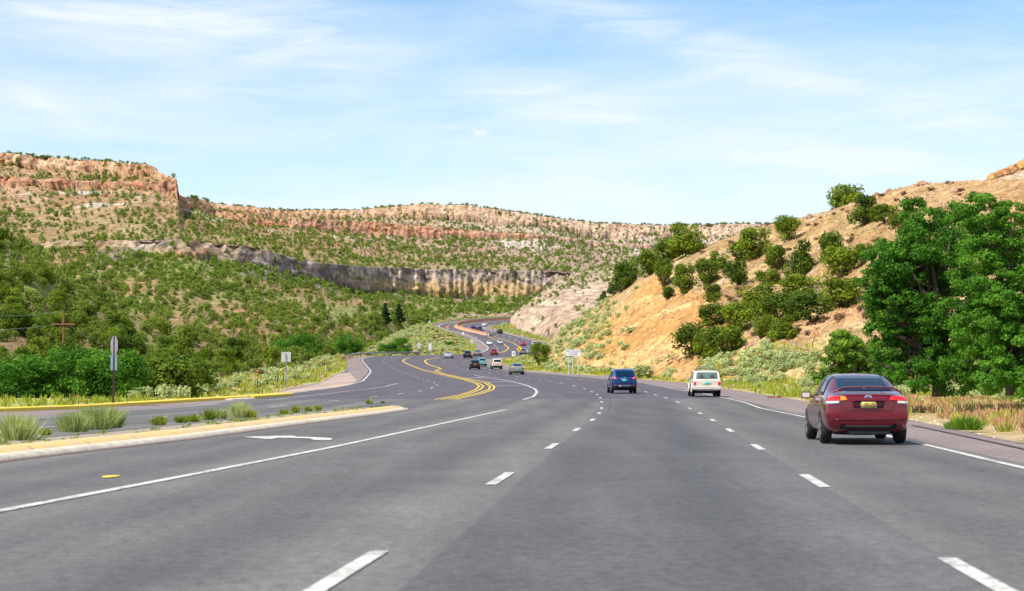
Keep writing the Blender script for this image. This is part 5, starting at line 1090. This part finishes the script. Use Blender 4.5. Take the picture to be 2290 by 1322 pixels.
# stop sign seen from behind
e,k=sign(252.5,909,'back of a stop sign and lower plate on a brown post by the yellow kerb',name='stop_sign')
H_=(909-752)/k; post(e,0,-.2,H_,.045,M['post_dark'],lean=.022)
board(e,'octagon_plate','oct',.93,.95,(.045,.05,(909-774)/k),-56,M['sign_dark']); board(e,'lower_plate','rect',.62,.76,(.03,.05,(909-811.5)/k),-48,M['sign_blue'])
board(e,'sticker','rect',.14,.19,(.13,.0,(909-784)/k),-50,M['sticker'],.01); board(e,'sticker','rect',.17,.19,(.13,0,(909-818)/k),-50,M['sticker'],.01)
e,k=sign(643,868,'back of a square sign on a thin grey post in the left sagebrush'); post(e,0,-.3,(868-790)/k,.03,M['steel'],lean=-.05,y=-.03); board(e,'plate','rect',U(k,21),U(k,22),(-.12,.02,(868-798.6)/k),6,M['sign_back'])
def delin(px,base,hp,lb,mat='black',dots=(),top=None):
    e,k=sign(px,base,lb,'marker post',name='marker_post'); h=hp/k; post(e,0,-.15,h,.035,M[mat])
    for z in dots:
        b=MB(); b.cyl((0,-.06,h*z),(0,-.035,h*z),.065,n=10); b.obj('reflector',M['amber'],e)
    if top: post(e,0,h,h*1.12,.035,M[top],'cap')
delin(575.5,869,40,'dark marker post with three round amber reflectors','post_dark',(.98,.82,.62)); delin(611,859,14,'short dark post left of the leaning one','post_dark'); delin(621,861,25,'leaning dark post between two upright ones by the square sign','post_dark'); delin(634,861,27,'upright dark post just left of the square sign post','post_dark')
delin(728.5,836,21,'bright yellow marker post with a pale top in the left sagebrush','yellow',(),'steel'); delin(1352.5,842,30,'grey roadside post left of the blue car','wood_post',(),'sticker')
for px,base,s,lb in((936.5,794,21,'large blank diamond sign back by the end of the guard rail'),(960.5,728,9,'small blank diamond sign back at the top of the sagebrush slope')):
    e,k=sign(px,base,lb,d=None if base>790 else 760); hh={21:(base-772)/k,9:(base-720.5)/k}[s]
    board(e,'plate','diamond',U(k,s*.66),U(k,s*.68) if s==21 else U(k,9),(0,0,hh),0,M['sign_back'])
    for x in(-.2,.2) if s==21 else(0,): post(e,x*U(k,21),-.5,hh+.05,.05,M['steel'],y=.05)
e,k=sign(962,794,'tall narrow blank sign back right of the large diamond'); board(e,'plate','rect',U(k,8),U(k,17),(0,0,(794-776)/k),0,M['sign_back']); board(e,'inner_panel','rect',U(k,4.5),U(k,13),(0,-.03,(794-776)/k),0,M['signwhite']); post(e,0,-.4,1.2,.06,M['steel'],y=.05)
e,k=sign(1000.5,741,'orange diamond work sign on the sagebrush slope'); board(e,'plate','diamond',U(k,7.6),U(k,7.8),(0,0,(741-732.5)/k),0,M['orange']); post(e,-.15,-.4,.9,.03,M['steel'],y=.05); post(e,.25,-.4,.9,.03,M['steel'],y=.05)
e,k=sign(1035.3,752,'small pale yellow square sign beside the left edge of the far road'); board(e,'plate','rect',U(k,5),U(k,6),(0,0,(752-746)/k),0,M['signwhite']); board(e,'stripe','rect',U(k,1.1),U(k,5),(0,-.03,(752-746)/k),0,M['yellow']); post(e,0,-.4,.6,.05,M['wood_post'],y=.05)
e,k=sign(1055,770,'blank square sign back above the black tall car'); board(e,'plate','rect',U(k,7),U(k,6.5),(0,0,(770-763)/k),0,M['sign_back']); post(e,0,-.4,.7,.05,M['steel'],y=.05)
e,k=sign(1047.5,763.5,'small amber reflector post at the guard rail end left of the blank square sign'); board(e,'reflector','rect',U(k,1.6),U(k,2),(0,0,U(k,1.5)),0,M['amber']); post(e,0,-.3,.1,.05,M['steel'],y=.05)
# yellow crossroad sign
e,k=sign(1161,801,'yellow diamond sign with a black crossroad symbol',d=350,name='warning_sign'); c=(801-781)/k; board(e,'plate','diamond',U(k,12.2),U(k,12.4),(0,0,c),0,M['yellow']); post(e,0,-1.5,c,.05,M['steel'],y=.06)
b=MB(); s_=U(k,1)
for x in(-1,1): b.box((x*2.1*s_,-.02,c),(2.6*s_,.02,.75*s_)); b.box((0,-.02,c+x*2.1*s_),(.75*s_,.02,2.4*s_))
b.box((0,-.02,c),(1.5*s_,.02,1.5*s_)); b.obj('crossroad_symbol',M['black'],e)
e,k=sign(1148.5,805,'white rectangular sign with a small black symbol left of the yellow crossroad sign',d=330); c=(805-791)/k; board(e,'plate','rect',U(k,7.8),U(k,11),(0,0,c),0,M['signwhite']); post(e,0,-1.5,c,.05,M['steel'],y=.06)
b=MB(); s_=U(k,1); b.box((0,-.02,c-.6*s_),(.5*s_,.02,3.6*s_)); b.cyl((1.8*s_,-.02,c-.9*s_),(1.8*s_,.0,c-.9*s_),.75*s_,n=10); b.box((-1.2*s_,-.02,c-.6*s_),(1.8*s_,.02,.55*s_),Matrix.Rotation(.6,3,'Y')); b.box((1*s_,-.02,c-.2*s_),(1.6*s_,.02,.45*s_),Matrix.Rotation(-.6,3,'Y')); b.obj('symbol',M['black'],e)
b=MB(); b.box((0,-.02,c+2.8*s_),(3.6*s_,.02,.7*s_)); b.obj('lettering',M['grey_txt'],e)
e,k=sign(1144.3,738,'amber diamond sign with a black winding arrow beside the pale rock',name='warning_sign'); c=(738-731)/k; board(e,'plate','diamond',U(k,8),U(k,8.2),(0,0,c),0,M['amber']); post(e,0,-.8,c,.05,M['steel'],y=.06)
b=MB(); s_=U(k,1)
w=[(.2,-2.4),(.35,-1.4),(-.45,-.5),(.45,.5),(.1,1.3)]
for (x0,z0),(x1,z1) in zip(w,w[1:]): b.cyl((x0*s_,-.03,c+z0*s_),(x1*s_,-.03,c+z1*s_),.38*s_,n=6)
b.prism([(-1.1*s_,1.1*s_),(1.2*s_,1.1*s_),(.1*s_,2.6*s_)],.02,lambda a,bb,cc:Vector((a,-.03+cc,bb+c))); b.obj('winding_arrow',M['black'],e)
# big white three-line sign
e,k=sign(1281.5,829,'wide white sign with three lines of lettering on three posts before the orange bank',name='information_sign',d=237); c=(829-789)/k; w_=U(k,33.5); h_=U(k,13.8)
board(e,'panel','rect',w_,h_,(0,0,c),0,M['signwhite'],.04)
for x in(-.31,-.02,.32): post(e,x*w_,-1.0,c,.06,M['sign_back'],y=.09)
b=MB(); rr=random.Random(5)
def word(x0,x1,z,hh):
    x=x0
    while x<x1-.3: b.box(((x+.25)*s_,-.012,c+z*s_),(.42*s_,.02,hh*s_*rr.uniform(.75,1.1))); x+=.82
s_=U(k,1)
for x0,x1 in((-15,-4.2),(-2,3.6),(5.5,15.5)): word(x0,x1,4.0,1.7)
for x0,x1 in((-10,-7),(-5.2,-1.6),(.2,11)): word(x0,x1,-.3,1.6)
for x0,x1 in((-8.6,-5.2),(-3,2),(3.6,9.6)): word(x0,x1,-4.1,1.6)
b.obj('lettering',M['grey_txt'],e)
# guard rails
def guard(pts,label,gap=3.8,h=.75,step=1.0,flare=None):
    XY,t=pline(pts,step); e=empty('guard_rail',(0,0,0)); tag(e,label,'guard rail')
    r=sweep(None,[(0,h-.31),(.05,h-.29),(.08,h-.23),(.03,h-.17),(.03,h-.14),(.08,h-.08),(.05,h-.02),(0,h),(-.01,h-.01),(.0,h-.155),(-.01,h-.30)],M['steel'],'rail',world=XY,parent=e)
    n=min(99,int(t[-1]/gap)); 
    for q in np.linspace(0,t[-1],n): x=float(np.interp(q,t,XY[:,0])); y=float(np.interp(q,t,XY[:,1])); b=MB(); z=float(zr(y)); b.box((x,y+.02,z+.3),(.16,.18,.75)); b.obj('post',M['wood_post'],e)
    return e
guard([(932,795.6),(890,796.2),(840,797),(806,798.5),(785,800.5),(770,804.5),(765,808)],'grey guard rail curving along the left edge of the near bend',h=1.0)
guard([(1180,711.5),(1157,712.6),(1120,714),(1078,716.4),(1040,719.4),(999,723.4),(980,726.5),(968,729.8),(966,732)],'long grey guard rail around the outside of the far bend',h=.95,gap=3)
guard([(1012,747.6),(1030,753.6),(1046,760.5),(1050,763)],'short guard rail below the far road left of the blank square sign',h=.8)
b=MB(); e,k=sign(772,834,'flared turned-down end piece of the near guard rail',cat='guard rail end',name='guard_rail_end'); b.prism([(-1.0,0),(.2,-.05),(.75,.55),(.8,1.2),(.55,1.35),(.3,.75)],.05,lambda a,bb,cc:Vector((a*.55,cc,bb*.62))); b.obj('flare',M['steel'],e); post(e,.3,-.1,.75,.06,M['wood_post'],y=.1)
# salmon concrete barrier
bar=empty('concrete_barrier',(0,0,0)); tag(bar,'salmon concrete median barrier looping up the far road','barrier')
bp=[(1089,750.8),(1070,746.3),(1050,741.5),(1032,737),(1022,733.3),(1019.5,730.6),(1021,728.2),(1028,725.2),(1045,722.2),(1070,719.4),(1110,716.8),(1157,714.2),(1230,712)]
XY,t=pline(bp,1.5); sweep(None,[(-.42,0),(-.40,.12),(-.16,.42),(-.12,1.05),(.12,1.05),(.16,.42),(.40,.12),(.42,0)],M['barrier'],'wall',world=XY,parent=bar)
for px,row in((1089,750.8),(1070,746.3),(1052,742),(1034,737.5),(1022,733.3),(1034,724),(1096,717.6),(1143,715)):
    p=G(px,row,1.05); b=MB(); b.box((p.x,p.y,p.z+.16),(.28,.08,.32)); b.obj('reflector',M['yellow'],bar)
e,k=sign(1094,751.6,'dark and silver crash cushion at the near end of the barrier',cat='crash cushion',name='crash_cushion')
b=MB(); b.box((-.35,0,.5),(.55,.9,.8)); b.obj('nose',M['signwhite'],e); b=MB()
for i in range(4): b.box((.15+i*.38,-.4-i*.5,.42-.03*i),(.22,.35,.75-.06*i))
b.obj('bays',M['trim'],e)
# utility poles and wires
def upole(px,base,top,d,label,arm=None,ayaw=0):
    p=P(px,base,d); e=empty('utility_pole',tuple(p)); tag(e,label,'utility pole'); h=(base-top)*d/F
    b=MB(); b.cyl((0,0,-3),(0,0,h),.14,.10,8); b.obj('pole',M['pole_wood'],e)
    if arm: z=(base-arm)*d/F; b=MB(); b.box((0,-.15,z),(2.4,.12,.14),Matrix.Rotation(ayaw,3,'Z')); b.cyl((-.6,-.1,z),(0,-.1,z-.6),.04,n=5); b.cyl((.6,-.1,z),(0,-.1,z-.6),.04,n=5); b.obj('crossarm',M['pole_wood'],e)
    return e
upole(142,752,695,190,'brown utility pole with a crossarm on the dark near hill',725); upole(420,772,704,300,'tall orange utility pole without visible arm, second from the left',None); upole(587.5,800,741,330,'slim orange utility pole above the verge sagebrush')
upole(698,770,726,430,'utility pole with a crossarm near the dark leafy tree',741); upole(792,775,736,470,'short utility pole above the start of the guard rail')
def wire(a,b_,sag,label):
    a=Vector(a); b_=Vector(b_); m=MB(); prev=a
    for i in range(1,15): t=i/14; q=a.lerp(b_,t)-Vector((0,0,sag*4*t*(1-t))); m.cyl(prev,q,.022,n=4,cap=False); prev=q
    tag(m.obj('power_line',M['wire']),label,'power line')
wire(P(-200,690,180),P(141,697,190),.6,'upper wire running left from the crossarm pole'); wire(P(-200,729,180),P(132,725,190),.5,'lower wire running left from the crossarm pole'); wire(P(152,727,190),P(420,731,300),3.2,'wire between the crossarm pole and the tall orange pole')
wire(P(700,750,430),P(792,756,470),.9,'sagging wire between the two rightmost utility poles')
# old fence stakes on the tan hill and a plank by the road
for i,(px,row,lb) in enumerate([(1768,728,'wooden fence stake below the juniper thicket'),(1785,723,'thin green fence stake right of the wooden one'),(1872,722,'leaning fence stake under the dirt ledge'),(1602,640,'small fence stake above the orange cut'),(1816,782,'fence stake on the rocky lower slope')]):
    p=surf(tanh,px,row); b=MB(); b.box((0,0,.5),(.09,.09,1.2)); b.box((0,0,1.12),(.06,.06,.06)); o=b.obj('fence_stake',M['pole_wood'] if i!=1 else M['grass']); o.location=tuple(p); o.rotation_euler=(0,.06*i,0); tag(o,lb,'stake')
p=G(1732,890); b=MB(); b.box((0,0,.05),(.85,.2,.1)); b.box((.3,0,.11),(.2,.24,.04)); o=b.obj('wooden_plank',M['pole_wood']); o.location=tuple(p); o.rotation_euler=(0,0,-.2); tag(o,'short wooden plank lying on the right shoulder edge','plank')
SKYK=1.5; CLOUD=(7.9,8.5,8.8); EXPO=.24
# ---------------------------------------------------------------- camera, light, sky
cd=bpy.data.cameras.new('camera'); cam=bpy.data.objects.new('camera',cd); C.objects.link(cam); S.camera=cam
cam.location=(0,0,CH); cam.rotation_euler=(math.pi/2,0,0); cd.sensor_width=36; cd.lens=36*F/2290; cd.shift_y=(HY-661)/2290
cd.clip_start=.5; cd.clip_end=30000; cd.dof.use_dof=True; cd.dof.focus_distance=110; cd.dof.aperture_fstop=3.2
EL=math.radians(54); AZ=math.radians(232)     # azimuth clockwise from +Y: sun stands behind the camera, to the left
sd=Vector((math.sin(AZ)*math.cos(EL),math.cos(AZ)*math.cos(EL),math.sin(EL)))
sl=bpy.data.lights.new('sun','SUN'); sl.energy=5.0; sl.angle=math.radians(.55); sl.color=(1,.94,.84)
so=obj('sun',sl); so.rotation_euler=sd.to_track_quat('Z','Y').to_euler()
W=bpy.data.worlds.new('World'); S.world=W; W.use_nodes=True; n=W.node_tree; bg=n.nodes['Background']
sk=n.nodes.new('ShaderNodeTexSky'); sk.sky_type='NISHITA'; sk.sun_disc=False; sk.sun_elevation=EL; sk.sun_rotation=AZ
sk.air_density=1.0; sk.dust_density=.4; sk.ozone_density=1.6; sk.altitude=1800
tc=n.nodes.new('ShaderNodeTexCoord')
def mp(sc,rot=(0,0,0)):
    m=n.nodes.new('ShaderNodeMapping'); m.inputs['Scale'].default_value=sc; m.inputs['Rotation'].default_value=rot
    n.links.new(tc.outputs['Generated'],m.inputs[0]); return m.outputs[0]
def mth(op,a,b=None,c=None):
    m=n.nodes.new('ShaderNodeMath'); m.operation=op
    for i,q in enumerate((a,b,c)):
        if q is None: continue
        if isinstance(q,(int,float)): m.inputs[i].default_value=q
        else: n.links.new(q,m.inputs[i])
    return m.outputs[0]
f1=noise(n,mp((2.4,2.4,10),(0,math.radians(8),0)),1.6,6,.55,.6)
f2=noise(n,mp((9,9,60),(0,math.radians(14),0)),1.5,6,.65,.6)
f=mth('MULTIPLY_ADD',f2,.35,f1)
cl=ramp(n,f,[(.52,(0,0,0)),(.80,(1,1,1))])
sep=n.nodes.new('ShaderNodeSeparateXYZ'); n.links.new(tc.outputs['Generated'],sep.inputs[0])
x_,z_=sep.outputs[0],sep.outputs[2]
def streak(x0,z0,x1,z1,w,amp,w2=None):      # a long cirrus wisp between two directions
    dx,dz=x1-x0,z1-z0; L=math.hypot(dx,dz); ux,uz=dx/L,dz/L
    s=mth('ADD',mth('MULTIPLY',mth('SUBTRACT',x_,x0),ux),mth('MULTIPLY',mth('SUBTRACT',z_,z0),uz))
    t=mth('ADD',mth('MULTIPLY',mth('SUBTRACT',x_,x0),-uz),mth('MULTIPLY',mth('SUBTRACT',z_,z0),ux))
    t=mth('ADD',t,mth('MULTIPLY',mth('SUBTRACT',f1,.5),.03))
    a=mth('POWER',2.718,mth('MULTIPLY',mth('POWER',mth('DIVIDE',t,w),2),-1))
    b=mth('POWER',2.718,mth('MULTIPLY',mth('POWER',mth('DIVIDE',mth('SUBTRACT',s,L/2),L*.42),4),-1))
    return mth('MULTIPLY',mth('MULTIPLY',a,b),mth('MULTIPLY',mth('MULTIPLY_ADD',f2,1.8,-.2),amp))
def dr_(px,py): return ((px-CX)/F*.985,(HY-py)/F*.985)
m=0.0
for a,b,w_,am in(((1100,-20),(1960,215),.0085,.95),((-100,60),(900,50),.016,1.0),((60,200),(230,280),.005,.5),((1480,330),(2150,370),.009,.8),((1000,190),(1500,265),.010,.6),((300,170),(1000,110),.014,.6),((1900,230),(2290,300),.012,.5),((1055,300),(1095,296),.0016,1.2)):
    m=mth('MAXIMUM',m,streak(*dr_(*a),*dr_(*b),w_,am))
hz=ramp(n,z_,[(.03,(.78,.78,.78)),(.20,(.10,.10,.10))])
m=mth('MINIMUM',mth('ADD',mth('ADD',mth('MULTIPLY',m,.55),mth('MULTIPLY',cl,.38)),hz),.93)
skt=n.nodes.new('ShaderNodeMix'); skt.data_type='RGBA'; skt.blend_type='MULTIPLY'; skt.inputs[0].default_value=1; n.links.new(sk.outputs[0],skt.inputs[6]); skt.inputs[7].default_value=(SKYK*.78,SKYK*1.0,SKYK*1.05,1)
c=mixc(n,skt.outputs[2],CLOUD,m)
n.links.new(c,bg.inputs[0]); bg.inputs[1].default_value=.1
S.view_settings.view_transform='Standard'; S.view_settings.look='None'; S.view_settings.exposure=EXPO; S.view_settings.gamma=1
S.render.engine='CYCLES'; S.cycles.max_bounces=6; S.cycles.diffuse_bounces=2; S.cycles.glossy_bounces=3; S.cycles.transparent_max_bounces=4; S.cycles.caustics_reflective=False; S.cycles.caustics_refractive=False
